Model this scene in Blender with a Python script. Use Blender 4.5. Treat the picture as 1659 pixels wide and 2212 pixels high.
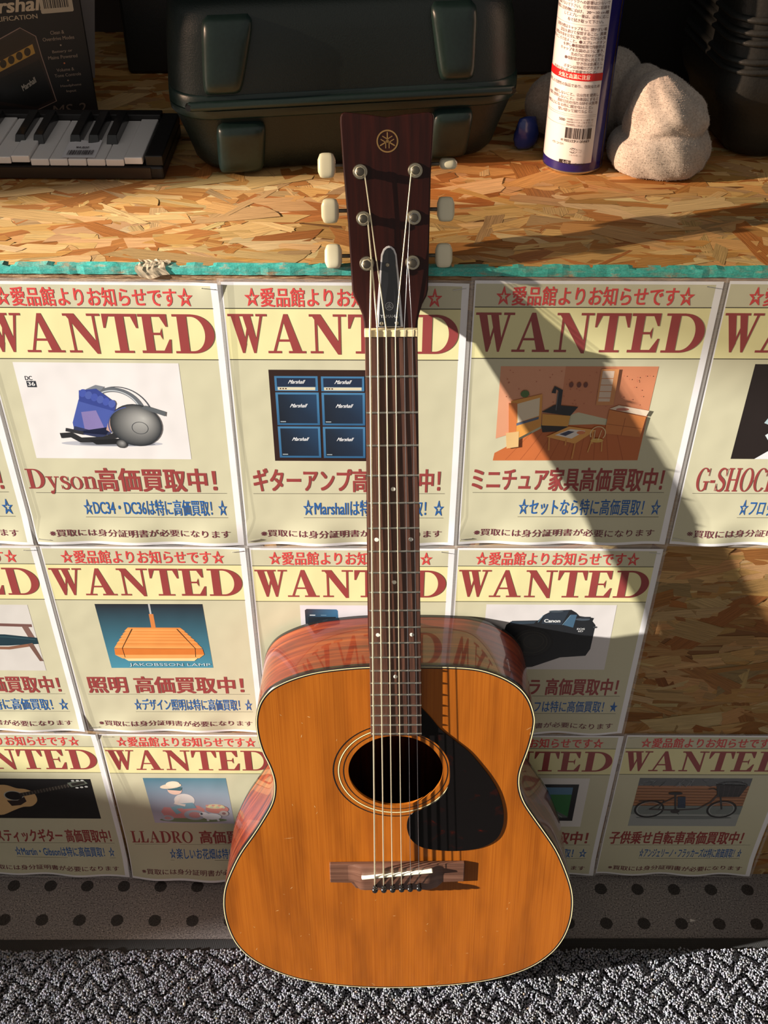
import bpy, bmesh, math, random
import numpy as np
from mathutils import Vector, Matrix

for o in list(bpy.data.objects):
    bpy.data.objects.remove(o)
SC = bpy.context.scene
COL = SC.collection
R = math.radians

# ------------------------------------------------------------------ camera
CAM_Z = 1.36
cam = bpy.data.cameras.new('camera')
cam.sensor_fit = 'VERTICAL'
cam.sensor_height = 24.0
cam.lens = 24.0 * 2373.95 / 2212.0
cam.clip_start = 0.02
co = bpy.data.objects.new('camera', cam)
COL.objects.link(co)
co.matrix_world = (Matrix.Translation((0, 0, CAM_Z)) @ Matrix.Rotation(math.pi / 2 - 0.7036, 4, 'X')
                   @ Matrix.Rotation(0.0058, 4, 'Z'))
SC.camera = co

# ------------------------------------------------------------------ light
world = bpy.data.worlds.new('world')
SC.world = world
world.use_nodes = True
wb = world.node_tree.nodes['Background']
wb.inputs[0].default_value = (1.0, 0.95, 0.88, 1)
wb.inputs[1].default_value = 0.29
SUN_DIR = Vector((1.0, 0.22, -0.28))
sun = bpy.data.lights.new('sun', 'SUN')
sun.energy = 17.8
sun.color = (1.0, 0.95, 0.87)
sun.angle = R(0.6)
so = bpy.data.objects.new('sun', sun)
so.rotation_euler = SUN_DIR.to_track_quat('-Z', 'Y').to_euler()
so.location = (-4, -1, 3)
COL.objects.link(so)
vs = SC.view_settings
SC.display_settings.display_device = 'sRGB'
vs.view_transform = 'Standard'
vs.look = 'None'
vs.exposure = 0.0
vs.gamma = 1.0
vs.use_curve_mapping = False
SC.cycles.use_denoising = True
SC.cycles.max_bounces = 8
SC.cycles.transparent_max_bounces = 12

# ------------------------------------------------------------------ helpers
def lin(c):
    """sRGB 0-255 -> linear"""
    r = []
    for v in c:
        v /= 255.0
        r.append(v / 12.92 if v <= 0.04045 else ((v + 0.055) / 1.055) ** 2.4)
    return tuple(r)

class NT:
    def __init__(s, name):
        s.m = bpy.data.materials.new(name)
        s.m.use_nodes = True
        s.t = s.m.node_tree
        s.b = s.t.nodes['Principled BSDF']
    def n(s, kind, **kw):
        nd = s.t.nodes.new('ShaderNode' + kind)
        for k, v in kw.items():
            setattr(nd, k, v)
        return nd
    def l(s, a, b):
        s.t.links.new(a, b)
    def set(s, **kw):
        for k, v in kw.items():
            k = k.replace('_', ' ')
            i = s.b.inputs[k]
            i.default_value = (*v, 1) if isinstance(v, tuple) and len(v) == 3 else v
        return s
    def coords(s, scale, kind='Object', rot=(0, 0, 0)):
        tc = s.n('TexCoord')
        mp = s.n('Mapping')
        mp.inputs['Scale'].default_value = scale
        mp.inputs['Rotation'].default_value = rot
        s.l(tc.outputs[kind], mp.inputs[0])
        return mp.outputs[0]
    def noise(s, vec, scale=1.0, detail=3.0, rough=0.55, dist=0.0):
        nz = s.n('TexNoise')
        nz.inputs['Scale'].default_value = scale
        nz.inputs['Detail'].default_value = detail
        nz.inputs['Roughness'].default_value = rough
        nz.inputs['Distortion'].default_value = dist
        if vec is not None:
            s.l(vec, nz.inputs['Vector'])
        return nz.outputs['Fac']
    def ramp(s, fac, stops):
        r = s.n('ValToRGB')
        e = r.color_ramp.elements
        while len(e) < len(stops):
            e.new(0.5)
        for i, (p, c) in enumerate(stops):
            e[i].position = p
            e[i].color = (*c, 1) if len(c) == 3 else c
        s.l(fac, r.inputs[0])
        return r.outputs[0]
    def mix(s, a, b, fac, mode='MIX'):
        m = s.n('Mix', data_type='RGBA', blend_type=mode)
        for sock, v in ((m.inputs[0], fac), (m.inputs[6], a), (m.inputs[7], b)):
            if hasattr(v, 'is_linked'):
                s.l(v, sock)
            else:
                sock.default_value = v if not isinstance(v, tuple) else (*v, 1)
        return m.outputs[2]
    def math(s, op, a, b=0.0):
        m = s.n('Math', operation=op)
        for sock, v in ((m.inputs[0], a), (m.inputs[1], b)):
            if hasattr(v, 'is_linked'):
                s.l(v, sock)
            else:
                sock.default_value = v
        return m.outputs[0]
    def bump(s, h, strength=0.3, dist=0.001):
        b = s.n('Bump')
        b.inputs['Strength'].default_value = strength
        b.inputs['Distance'].default_value = dist
        s.l(h, b.inputs['Height'])
        s.l(b.outputs[0], s.b.inputs['Normal'])
    def base(s, sock):
        s.l(sock, s.b.inputs['Base Color'])

def plain(name, col, rough=0.5, metal=0.0, coat=0.0, spec=0.5, noise=0.0, nscale=200.0, coat_rough=0.08):
    t = NT(name).set(Base_Color=col, Roughness=rough, Metallic=metal, Coat_Weight=coat, Specular_IOR_Level=spec,
                     Coat_Roughness=coat_rough)
    if noise:
        f = t.noise(t.coords((nscale,) * 3), 1.0, 4)
        t.base(t.mix(tuple(c * (1 - noise) for c in col), tuple(min(1, c * (1 + noise)) for c in col), f))
        t.bump(f, 0.25, 0.0006)
    return t.m

def tag(o, label=None, cat=None, group=None, kind=None):
    for k, v in (('label', label), ('category', cat), ('group', group), ('kind', kind)):
        if v:
            o[k] = v
    return o

def link(name, me, mat, parent=None):
    o = bpy.data.objects.new(name, me)
    COL.objects.link(o)
    if mat is not None and not me.materials:
        me.materials.append(mat)
    if parent is not None:
        o.parent = parent
    return o

def empty(name, mat=None, loc=(0, 0, 0), rotz=0.0):
    o = bpy.data.objects.new(name, None)
    COL.objects.link(o)
    o.empty_display_size = 0.05
    if mat is not None:
        o.matrix_world = mat
    else:
        o.location = loc
        o.rotation_euler = (0, 0, rotz)
    return o

def mesh(name, verts, faces, smooth=False):
    me = bpy.data.meshes.new(name)
    me.from_pydata([tuple(v) for v in verts], [], [tuple(f) for f in faces])
    if smooth:
        me.polygons.foreach_set('use_smooth', [True] * len(me.polygons))
    me.update()
    return me

def bm_done(bm, name, smooth=False, angle=None):
    bmesh.ops.recalc_face_normals(bm, faces=bm.faces)
    me = bpy.data.meshes.new(name)
    bm.to_mesh(me)
    bm.free()
    if smooth:
        me.polygons.foreach_set('use_smooth', [True] * len(me.polygons))
        if angle:
            me.set_sharp_from_angle(angle=R(angle))
    return me

class MB:
    """collects simple shapes into one mesh"""
    def __init__(s):
        s.v, s.f = [], []
    def add(s, vs, fs):
        k = len(s.v)
        s.v += [tuple(v) for v in vs]
        s.f += [tuple(i + k for i in f) for f in fs]
        return s
    def box(s, a, b, M=None):
        (x0, y0, z0), (x1, y1, z1) = a, b
        vs = [Vector(p) for p in ((x0, y0, z0), (x1, y0, z0), (x1, y1, z0), (x0, y1, z0),
                                  (x0, y0, z1), (x1, y0, z1), (x1, y1, z1), (x0, y1, z1))]
        if M:
            vs = [M @ v for v in vs]
        return s.add(vs, ((0, 3, 2, 1), (4, 5, 6, 7), (0, 1, 5, 4), (1, 2, 6, 5), (2, 3, 7, 6), (3, 0, 4, 7)))
    def loft(s, loops, cap=True):
        n = len(loops[0])
        vs = [p for L in loops for p in L]
        fs = []
        for i in range(len(loops) - 1):
            for j in range(n):
                a, b = i * n + j, i * n + (j + 1) % n
                fs.append((a, b, b + n, a + n))
        if cap:
            fs.append(tuple(range(n))[::-1])
            fs.append(tuple(range((len(loops) - 1) * n, len(loops) * n)))
        return s.add(vs, fs)
    def tube(s, pts, r, n=10, cap=True):
        pts = [Vector(p) for p in pts]
        rs = r if isinstance(r, (list, tuple)) else [r] * len(pts)
        loops = []
        up = Vector((0.3, 0.2, 1))
        for i, p in enumerate(pts):
            d = (pts[min(i + 1, len(pts) - 1)] - pts[max(i - 1, 0)]).normalized()
            u = d.cross(up)
            if u.length < 0.05:
                u = d.cross(Vector((1, 0, 0)))
            u.normalize()
            w = d.cross(u)
            loops.append([p + (u * math.cos(t) + w * math.sin(t)) * rs[i] for t in
                          [2 * math.pi * k / n for k in range(n)]])
        return s.loft(loops, cap)
    def lathe(s, prof, c=(0, 0, 0), n=32, M=None):
        loops = []
        for r, z in prof:
            L = [Vector((r * math.cos(2 * math.pi * k / n), r * math.sin(2 * math.pi * k / n), z)) for k in range(n)]
            if M:
                L = [M @ p for p in L]
            loops.append([p + Vector(c) for p in L])
        return s.loft(loops)
    def prism(s, pts, z0, z1, inset=0.0):
        """2D polygon extruded in z"""
        n = len(pts)
        vs = [(x, y, z0) for x, y in pts] + [(x, y, z1) for x, y in pts]
        fs = [tuple(range(n))[::-1], tuple(range(n, 2 * n))]
        for i in range(n):
            j = (i + 1) % n
            fs.append((i, j, j + n, i + n))
        return s.add(vs, fs)
    def me(s, name, smooth=False, angle=None, bevel=0.0, seg=2):
        bm = bmesh.new()
        vs = [bm.verts.new(v) for v in s.v]
        for f in s.f:
            try:
                bm.faces.new([vs[i] for i in f])
            except ValueError:
                pass
        if bevel:
            bmesh.ops.recalc_face_normals(bm, faces=bm.faces)
            ed = [e for e in bm.edges if len(e.link_faces) == 2 and e.calc_face_angle(0) > R(40)]
            bmesh.ops.bevel(bm, geom=ed, offset=bevel, segments=seg, profile=0.5, affect='EDGES', clamp_overlap=True)
        return bm_done(bm, name, smooth, angle)
    def obj(s, name, mat, parent=None, smooth=False, angle=None, bevel=0.0, seg=2):
        return link(name, s.me(name, smooth, angle, bevel, seg), mat, parent)

def rrect(hx, hy, r, z, n=6, c=(0, 0)):
    r = min(r, hx * 0.999, hy * 0.999)
    out = []
    for q, (sx, sy) in enumerate(((1, 1), (-1, 1), (-1, -1), (1, -1))):
        for k in range(n + 1):
            a = math.pi / 2 * (q + k / n)
            out.append((c[0] + sx * (hx - r) + r * math.cos(a), c[1] + sy * (hy - r) + r * math.sin(a), z))
    return out

def catmull(pts, m=6, closed=True):
    out = []
    n = len(pts)
    P = [Vector((*p, 0)) if len(p) == 2 else Vector(p) for p in pts]
    for i in range(n if closed else n - 1):
        if closed:
            p0, p1, p2, p3 = P[i - 1], P[i], P[(i + 1) % n], P[(i + 2) % n]
        else:
            p0, p1, p2, p3 = P[max(i - 1, 0)], P[i], P[i + 1], P[min(i + 2, n - 1)]
        for k in range(m):
            t = k / m
            out.append(0.5 * ((2 * p1) + (p2 - p0) * t + (2 * p0 - 5 * p1 + 4 * p2 - p3) * t * t
                              + (3 * p1 - p0 - 3 * p2 + p3) * t ** 3))
    if not closed:
        out.append(P[-1])
    return out

# flat drawings: (points in mm, colour or one colour per corner)
def color_attr(me, cols):
    """cols: one linear rgb per loop"""
    a = me.color_attributes.new('Col', 'FLOAT_COLOR', 'CORNER')
    arr = np.ones((len(me.loops), 4), dtype=np.float32)
    arr[:, :3] = np.asarray(cols, dtype=np.float32)
    a.data.foreach_set('color', arr.ravel())

TEXT = {}
def text_polys(body, bold=0.0, spacing=1.0):
    key = (body, bold, spacing)
    if key not in TEXT:
        c = bpy.data.curves.new('lettering', 'FONT')
        c.body = body
        c.space_character = spacing
        c.resolution_u = 3
        o = bpy.data.objects.new('lettering', c)
        COL.objects.link(o)
        dg = bpy.context.evaluated_depsgraph_get()
        m = bpy.data.meshes.new_from_object(o.evaluated_get(dg))
        v = np.array([p.co[:2] for p in m.vertices])
        fs = [tuple(p.vertices) for p in m.polygons]
        v -= v.min(0)
        if bold > 0:      # heavier strokes: the same outline printed four times, slightly shifted
            m0 = len(v)
            sh = [(-bold, -bold * .55), (bold, -bold * .55), (-bold, bold * .55), (bold, bold * .55)]
            v = np.concatenate([v + np.array(q) for q in sh])
            fs = [tuple(i + m0 * k for i in f) for k in range(4) for f in fs]
            v -= v.min(0)
        v /= v.max(0)
        lay = np.repeat(np.arange(4 if bold > 0 else 1), len(v) // (4 if bold > 0 else 1))
        v = np.column_stack([v, lay])
        bpy.data.objects.remove(o)
        bpy.data.curves.remove(c)
        bpy.data.meshes.remove(m)
        TEXT[key] = (v, fs)
    return TEXT[key]

class Draw:
    """printed marks on a flat sheet, x to the right and y down, millimetres"""
    def __init__(s, h0=0.06, step=0.01):
        s.v, s.f, s.c, s.h, s.step = [], [], [], h0, step
    def raw(s, pts, faces, col, h=None):
        k = len(s.v)
        hh = s.h if h is None else h
        s.v += [(p[0], p[1], p[2] if len(p) > 2 else hh) for p in pts]
        for f in faces:
            s.f.append(tuple(i + k for i in f))
            s.c += [col] * len(f)
        return s
    def poly(s, pts, col):
        s.h += s.step
        k = len(s.v)
        s.v += [(x, y, s.h) for x, y in pts]
        s.f.append(tuple(range(k, k + len(pts))))
        s.c += ([lin(c) for c in col] if isinstance(col, list) else [lin(col)] * len(pts))
        return s
    def rect(s, x0, y0, x1, y1, col):
        return s.poly([(x0, y0), (x1, y0), (x1, y1), (x0, y1)], col)
    def ell(s, cx, cy, rx, ry, col, n=28, rot=0.0, a0=0, a1=360):
        c, q = math.cos(R(rot)), math.sin(R(rot))
        pts = []
        for k in range(n):
            a = R(a0 + (a1 - a0) * k / (n if a1 - a0 == 360 else n - 1))
            x, y = rx * math.cos(a), ry * math.sin(a)
            pts.append((cx + x * c - y * q, cy + x * q + y * c))
        return s.poly(pts, col)
    def ball(s, cx, cy, r, c0, c1, hl=(0, 0), n=32):
        s.h += s.step
        k = len(s.v)
        s.v.append((cx + hl[0], cy + hl[1], s.h))
        s.v += [(cx + r * math.cos(2 * math.pi * i / n), cy + r * math.sin(2 * math.pi * i / n), s.h) for i in range(n)]
        for i in range(n):
            s.f.append((k, k + 1 + i, k + 1 + (i + 1) % n))
            s.c += [lin(c0), lin(c1), lin(c1)]
        return s
    def line(s, pts, w, col, w1=None):
        n = len(pts)
        L, Rr = [], []
        for i, p in enumerate(pts):
            a, b = pts[max(i - 1, 0)], pts[min(i + 1, n - 1)]
            dx, dy = b[0] - a[0], b[1] - a[1]
            d = math.hypot(dx, dy) or 1
            ww = (w if w1 is None else w + (w1 - w) * i / (n - 1)) / 2
            L.append((p[0] - dy / d * ww, p[1] + dx / d * ww))
            Rr.append((p[0] + dy / d * ww, p[1] - dx / d * ww))
        s.h += s.step
        k = len(s.v)
        s.v += [(x, y, s.h) for x, y in L + Rr]
        for i in range(n - 1):
            s.f.append((k + i, k + i + 1, k + n + i + 1, k + n + i))
            s.c += [lin(col)] * 4
        return s
    def arc(s, cx, cy, rx, ry, a0, a1, w, col, n=20):
        return s.line([(cx + rx * math.cos(R(a0 + (a1 - a0) * k / n)), cy + ry * math.sin(R(a0 + (a1 - a0) * k / n)))
                       for k in range(n + 1)], w, col)
    def text(s, body, x0, y0, x1, y1, col, bold=0.0, shear=0.0, rot=0.0):
        v, fs = text_polys(body, bold)
        s.h += s.step
        c, q = math.cos(R(rot)), math.sin(R(rot))
        pts = []
        for x, y, lay in v:
            X, Y = x * (x1 - x0) + shear * y * (y1 - y0), -y * (y1 - y0)
            pts.append((x0 + X * c - Y * q, y1 + X * q + Y * c, s.h + lay * s.step))
        s.h += 3 * s.step
        return s.raw(pts, fs, lin(col))
    def glyphs(s, word, x0, y0, x1, y1, col, gap=8):
        polys, x = [], 0
        for ch in word:
            g, w = serif(ch)
            polys += [([(px + x, py) for px, py in p], i) for i, p in enumerate(g)]
            x += w + gap
        x -= gap
        s.h += s.step
        ymin = 0
        h0 = s.h
        for p, i in polys:
            s.h = h0 + .003 * i
            s.raw([(x0 + px / x * (x1 - x0), y1 - py / 100 * (y1 - y0)) for px, py in p], [tuple(range(len(p)))], lin(col))
        s.h = h0
        return s
    def build(s, name, mat, parent, fn):
        me = mesh(name, [fn(x, y, h) for x, y, h in s.v], s.f)
        color_attr(me, s.c)
        return link(name, me, mat, parent)

def serif(ch):
    """heavy slab serif capitals, 100 units high"""
    def rc(x0, y0, x1, y1):
        return [(x0, y0), (x1, y0), (x1, y1), (x0, y1)]
    def ring(cx, cy, rx, ry, tx, ty, a0=0, a1=360, n=28):
        out = []
        for k in range(n):
            t0, t1 = R(a0 + (a1 - a0) * k / n), R(a0 + (a1 - a0) * (k + 1) / n)
            out.append([(cx + rx * math.cos(t0), cy + ry * math.sin(t0)), (cx + rx * math.cos(t1), cy + ry * math.sin(t1)),
                        (cx + (rx - tx) * math.cos(t1), cy + (ry - ty) * math.sin(t1)),
                        (cx + (rx - tx) * math.cos(t0), cy + (ry - ty) * math.sin(t0))])
        return out
    def strokev(pts, ws):
        out = []
        P = catmull(pts, 5, False)
        n = len(P)
        e = []
        for i, p in enumerate(P):
            d = (P[min(i + 1, n - 1)] - P[max(i - 1, 0)]).normalized()
            t = i / (n - 1) * (len(ws) - 1)
            j = min(int(t), len(ws) - 2)
            w = (ws[j] + (ws[j + 1] - ws[j]) * (t - j)) / 2
            e.append(((p.x - d.y * w, p.y + d.x * w), (p.x + d.y * w, p.y - d.x * w)))
        for i in range(n - 1):
            out.append([e[i][0], e[i + 1][0], e[i + 1][1], e[i][1]])
        return out
    if ch == 'W':
        return [[(7, 97), (26, 97), (40, 24), (34, 0), (29, 0)], [(29, 0), (34, 0), (52, 84), (47, 84)], [(35, 97), (53, 97), (66, 24), (61, 0), (56, 0)],
                [(56, 0), (61, 0), (82, 97), (76, 97)], rc(0, 94, 60, 100), rc(66, 94, 92, 100)], 92
    if ch == 'A':
        return [[(12, 4), (18, 4), (45, 100), (40, 100)], [(40, 100), (49, 100), (79, 4), (58, 4), (38, 84)], rc(22, 30, 60, 36), rc(0, 0, 31, 6), rc(48, 0, 88, 6)], 88
    if ch == 'N':
        return [rc(12, 4, 17.5, 96), [(4, 100), (25, 100), (70, 20), (70, -3), (63, -3), (12, 86)], rc(64.5, 0, 70, 96), rc(0, 94, 25, 100), rc(1, 0, 29, 6), rc(53, 94, 82, 100)], 82
    if ch == 'T':
        return [rc(0, 93, 80, 100), [(0, 100), (0, 64), (4, 64), (14, 93)], [(80, 100), (80, 64), (76, 64), (66, 93)], rc(30, 4, 50, 96), rc(17, 0, 63, 6)], 80
    if ch == 'E':
        return [rc(0, 93, 66, 100), rc(0, 0, 68, 7), rc(10, 3, 30, 97), rc(30, 47, 46, 53), [(46, 50), (52, 34), (52, 66)],
                [(66, 100), (66, 68), (62, 68), (50, 93)], [(68, 0), (71, 36), (67, 36), (52, 7)]], 71
    if ch == 'D':
        return [rc(10, 3, 30, 97), rc(0, 94, 40, 100), rc(0, 0, 40, 6)] + ring(38, 50, 48, 50, 20, 6, -90, 90, 22), 86
    if ch == 'L':
        return [rc(10, 3, 28, 97), rc(0, 94, 40, 100), rc(0, 0, 62, 7), [(62, 0), (66, 38), (62, 38), (46, 7)]], 66
    if ch == 'R':
        return [rc(10, 3, 28, 97), rc(0, 94, 40, 100), rc(0, 0, 38, 6), [(30, 49), (48, 49), (74, 3), (58, 0)], rc(56, 0, 80, 6)] + ring(37, 74, 30, 26, 17, 6, -90, 90, 16), 80
    if ch == 'O':
        return ring(44, 50, 44, 51, 19, 5), 88
    if ch == 'C':
        return ring(44, 50, 44, 51, 19, 5, 42, 318) + [[(74, 98), (80, 98), (80, 66), (75, 66)]], 82
    if ch == 'G':
        return ring(44, 50, 44, 51, 19, 5, 42, 318) + [[(74, 98), (80, 98), (80, 66), (75, 66)], rc(60, 6, 78, 42), rc(48, 38, 88, 44)], 88
    if ch == 'S':
        return strokev([(60, 72), (52, 92), (32, 97), (14, 88), (10, 72), (24, 58), (46, 46), (58, 32), (54, 12), (34, 3), (14, 8), (4, 30)], [4, 6, 12, 16, 17, 16, 14, 6, 4]) + [rc(57, 66, 62, 98), rc(1, 2, 6, 34)], 66
    if ch == 'H':
        return [rc(8, 3, 26, 97), rc(60, 3, 78, 97), rc(26, 47, 60, 53), rc(0, 94, 34, 100), rc(0, 0, 34, 6), rc(52, 94, 86, 100), rc(52, 0, 86, 6)], 86
    if ch == 'K':
        return [rc(8, 3, 26, 97), [(26, 40), (34, 48), (68, 97), (62, 97)], [(36, 60), (48, 66), (80, 3), (60, 3)], rc(0, 94, 36, 100), rc(0, 0, 34, 6), rc(54, 94, 82, 100), rc(54, 0, 86, 6)], 86
    if ch == 'o':
        return ring(30, 30, 30, 33, 14, 4), 60
    if ch == 'n':
        return [rc(6, 3, 22, 62), rc(0, 57, 20, 63), rc(0, 0, 30, 6), rc(42, 3, 58, 46), rc(36, 0, 66, 6)] + ring(38, 44, 20, 20, 15, 7, 0, 150, 12), 66
    if ch == 's':
        return strokev([(38, 46), (32, 59), (18, 61), (9, 52), (14, 39), (32, 29), (40, 18), (34, 4), (18, 0), (5, 14)], [4, 8, 13, 14, 13, 8, 4]) + [rc(36, 40, 40, 62), rc(3, 0, 7, 20)], 44
    if ch == 'y':
        return [[(8, 60), (25, 60), (39, 14), (31, 0)], [(31, 0), (28, -14), (36, -4), (54, 60), (49, 60)], rc(0, 57, 32, 63), rc(42, 57, 64, 63)] + ring(20, -18, 9, 9, 8.9, 8.9) + [[(20, -27), (31, -16), (34, -6), (28, -2), (24, -16)]], 62
    if ch == '-':
        return [rc(2, 36, 34, 48)], 36
    return [], 40
# ------------------------------------------------------------------ materials
def col_mat(name, rough=0.5, coat=0.0, grain=0.0, bump=0.0, coat_rough=0.15, gscale=(40, 700, 1), bdist=0.001, spec=0.4):
    t = NT(name).set(Roughness=rough, Coat_Weight=coat, Coat_Roughness=coat_rough, Specular_IOR_Level=spec)
    a = t.n('Attribute')
    a.attribute_name = 'Col'
    c = a.outputs['Color']
    if grain:
        f = t.noise(t.coords(gscale, 'UV'), 1.0, 4, 0.6)
        g = t.ramp(f, [(0.25, (1 - grain,) * 3), (0.75, (1 + grain * 0.35,) * 3)])
        c = t.mix(c, g, 1.0, 'MULTIPLY')
        t.bump(f, 0.35, bdist)
    elif bump:
        f = t.noise(t.coords((14, 14, 14)), 1.0, 2)
        t.bump(f, bump, 0.004)
    t.base(c)
    return t.m

M_OSB = col_mat('osb_flakes', 0.62, 0.0, 0.5, spec=0.25, bdist=0.0009, gscale=(28, 900, 1))
M_PRINT = col_mat('laminated_print', 0.42, 0.35, bump=0.25, coat_rough=0.2)
M_TUFT = col_mat('carpet_yarn', 0.9, spec=0.1)

def terrazzo():
    t = NT('speckled_stone').set(Roughness=0.42, Specular_IOR_Level=0.35)
    v = t.coords((1, 1, 1))
    vo = t.n('TexVoronoi')
    vo.inputs['Scale'].default_value = 420
    t.l(v, vo.inputs['Vector'])
    sp = t.ramp(t.noise(v, 520, 2, 0.7), [(0.36, (0.05, 0.045, 0.045)), (0.44, (0.2, 0.185, 0.182)), (0.62, (0.27, 0.25, 0.24)), (0.72, (0.62, 0.57, 0.5))])
    big = t.noise(v, 5, 3)
    base = t.mix(sp, t.ramp(big, [(0.3, (0.72, 0.72, 0.74)), (0.7, (1.05, 1.0, 0.95))]), 1.0, 'MULTIPLY')
    sx = t.n('SeparateXYZ')
    wob = t.noise(v, 130, 2)
    t.l(v, sx.inputs[0])
    def cell(sock, off):
        a = t.math('FRACT', t.math('ADD', t.math('DIVIDE', t.math('SUBTRACT', sock, off), 0.05), 100.5))
        return t.math('MULTIPLY', t.math('SUBTRACT', a, 0.5), 0.05)
    dx, dy = cell(sx.outputs[0], 0.2985), cell(sx.outputs[1], 0.811)
    r = t.math('SQRT', t.math('ADD', t.math('MULTIPLY', dx, dx), t.math('MULTIPLY', dy, dy)))
    r = t.math('ADD', r, t.math('MULTIPLY', t.math('SUBTRACT', wob, 0.5), 0.0014))
    m = t.math('LESS_THAN', r, 0.0083)
    dark = t.mix(sp, (0.14, 0.13, 0.13), 1.0, 'MULTIPLY')
    t.base(t.mix(base, dark, m))
    t.bump(t.noise(v, 600, 2), 0.2, 0.0004)
    return t.m

# ------------------------------------------------------------------ setting
fl = MB().box((-8, -3, -0.05), (4, 3, 0.0)).obj('floor', terrazzo())
tag(fl, 'grey speckled stone floor with a grid of dark round dots', 'floor', kind='structure')
M_DARKWALL = plain('dark_brown_wall', (0.03, 0.017, 0.01), 0.8, noise=0.3, nscale=30)
tag(MB().box((-2.6, 1.75, 0), (2.6, 1.8, 2.62)).obj('wall_back', M_DARKWALL), 'dark brown wall behind the display counter', 'wall', kind='structure')
tag(MB().box((-2.2, 1.15, 2.5), (2.6, 1.8, 2.6)).box((-2.2, 1.22, 1.36), (2.5, 1.75, 1.40)).obj('ceiling', plain('ceiling_board', (0.12, 0.1, 0.08), 0.8)), 'low dark ceiling over the display, with an added board shading the back', 'ceiling', kind='structure')  # lower box: unseen board added to darken the back of the counter
tag(MB().box((2.5, -0.6, 0), (2.6, 1.8, 2.6)).obj('wall_right', M_DARKWALL), 'dark brown side wall to the right of the counter', 'wall', kind='structure')
# far left, out of view: added mask and tinted sheets shaping the low sun
XW = -6.0
w = MB()
w.box((XW - 0.1, -0.29, 0), (XW, 2.2, 4.2))
w.box((XW - 0.1, -3.0, 0), (XW, -0.29, 1.45))
w.box((XW - 0.1, -0.535, 1.45), (XW, -0.29, 1.775))  # raised step of the added mask, keeps the lower left in shade
w.box((XW - 0.1, -3.0, 3.3), (XW, -0.29, 4.2))
tag(w.obj('sun_mask_left', plain('sun_mask_grey', (0.25, 0.24, 0.22), 0.9)), 'added wall at the far left, unseen, its opening cut to shape the sunlight', 'wall', kind='structure')
t = NT('sun_dimming_tint')  # see-through tint for the added sheets that weaken the sun
tr = t.n('BsdfTransparent')
tr.inputs[0].default_value = (0.62, 0.585, 0.53, 1)
gl = t.n('BsdfGlossy')
gl.inputs['Roughness'].default_value = 0.05
mx = t.n('MixShader')
mx.inputs[0].default_value = 0.06
t.l(tr.outputs[0], mx.inputs[1])
t.l(gl.outputs[0], mx.inputs[2])
t.l(mx.outputs[0], t.t.nodes['Material Output'].inputs[0])
M_SUNDIM = t.m
M_SUNDIM2 = M_SUNDIM.copy()
M_SUNDIM2.name = 'amber_sun_tint'
for nd in M_SUNDIM2.node_tree.nodes:
    if nd.type == 'BSDF_TRANSPARENT':
        nd.inputs[0].default_value = (0.80, 0.67, 0.58, 1)
tag(MB().box((XW - 0.06, -0.383, 2.6), (XW - 0.05, -0.29, 3.3)).obj('sun_filter_2', M_SUNDIM2), 'narrow amber sheet added out of view to dim the sun on can and cloth', 'sun_filter', kind='structure')  # added sheet, weakens and warms the sun on can and cloth
M_SUNDIM3 = M_SUNDIM.copy()
M_SUNDIM3.name = 'light_sun_tint'
for nd in M_SUNDIM3.node_tree.nodes:
    if nd.type == 'BSDF_TRANSPARENT':
        nd.inputs[0].default_value = (0.84, 0.84, 0.86, 1)
tag(MB().box((XW - 0.06, -3.0, 1.45), (XW - 0.05, -0.535, 1.665)).obj('sun_filter_3', M_SUNDIM3), 'low tinted sheet added out of view to dim the sun on the left mat', 'sun_filter', kind='structure')  # added sheet, weakens the sun reaching the left of the mat
tag(MB().box((XW - 0.06, -3.0, 2.6), (XW - 0.05, -0.385, 3.3)).obj('sun_filter_1', M_SUNDIM), 'upper tinted sheet added out of view to dim the sun at upper right', 'sun_filter', kind='structure')  # added sheet, weakens the sun on the right countertop and upper posters

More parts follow.
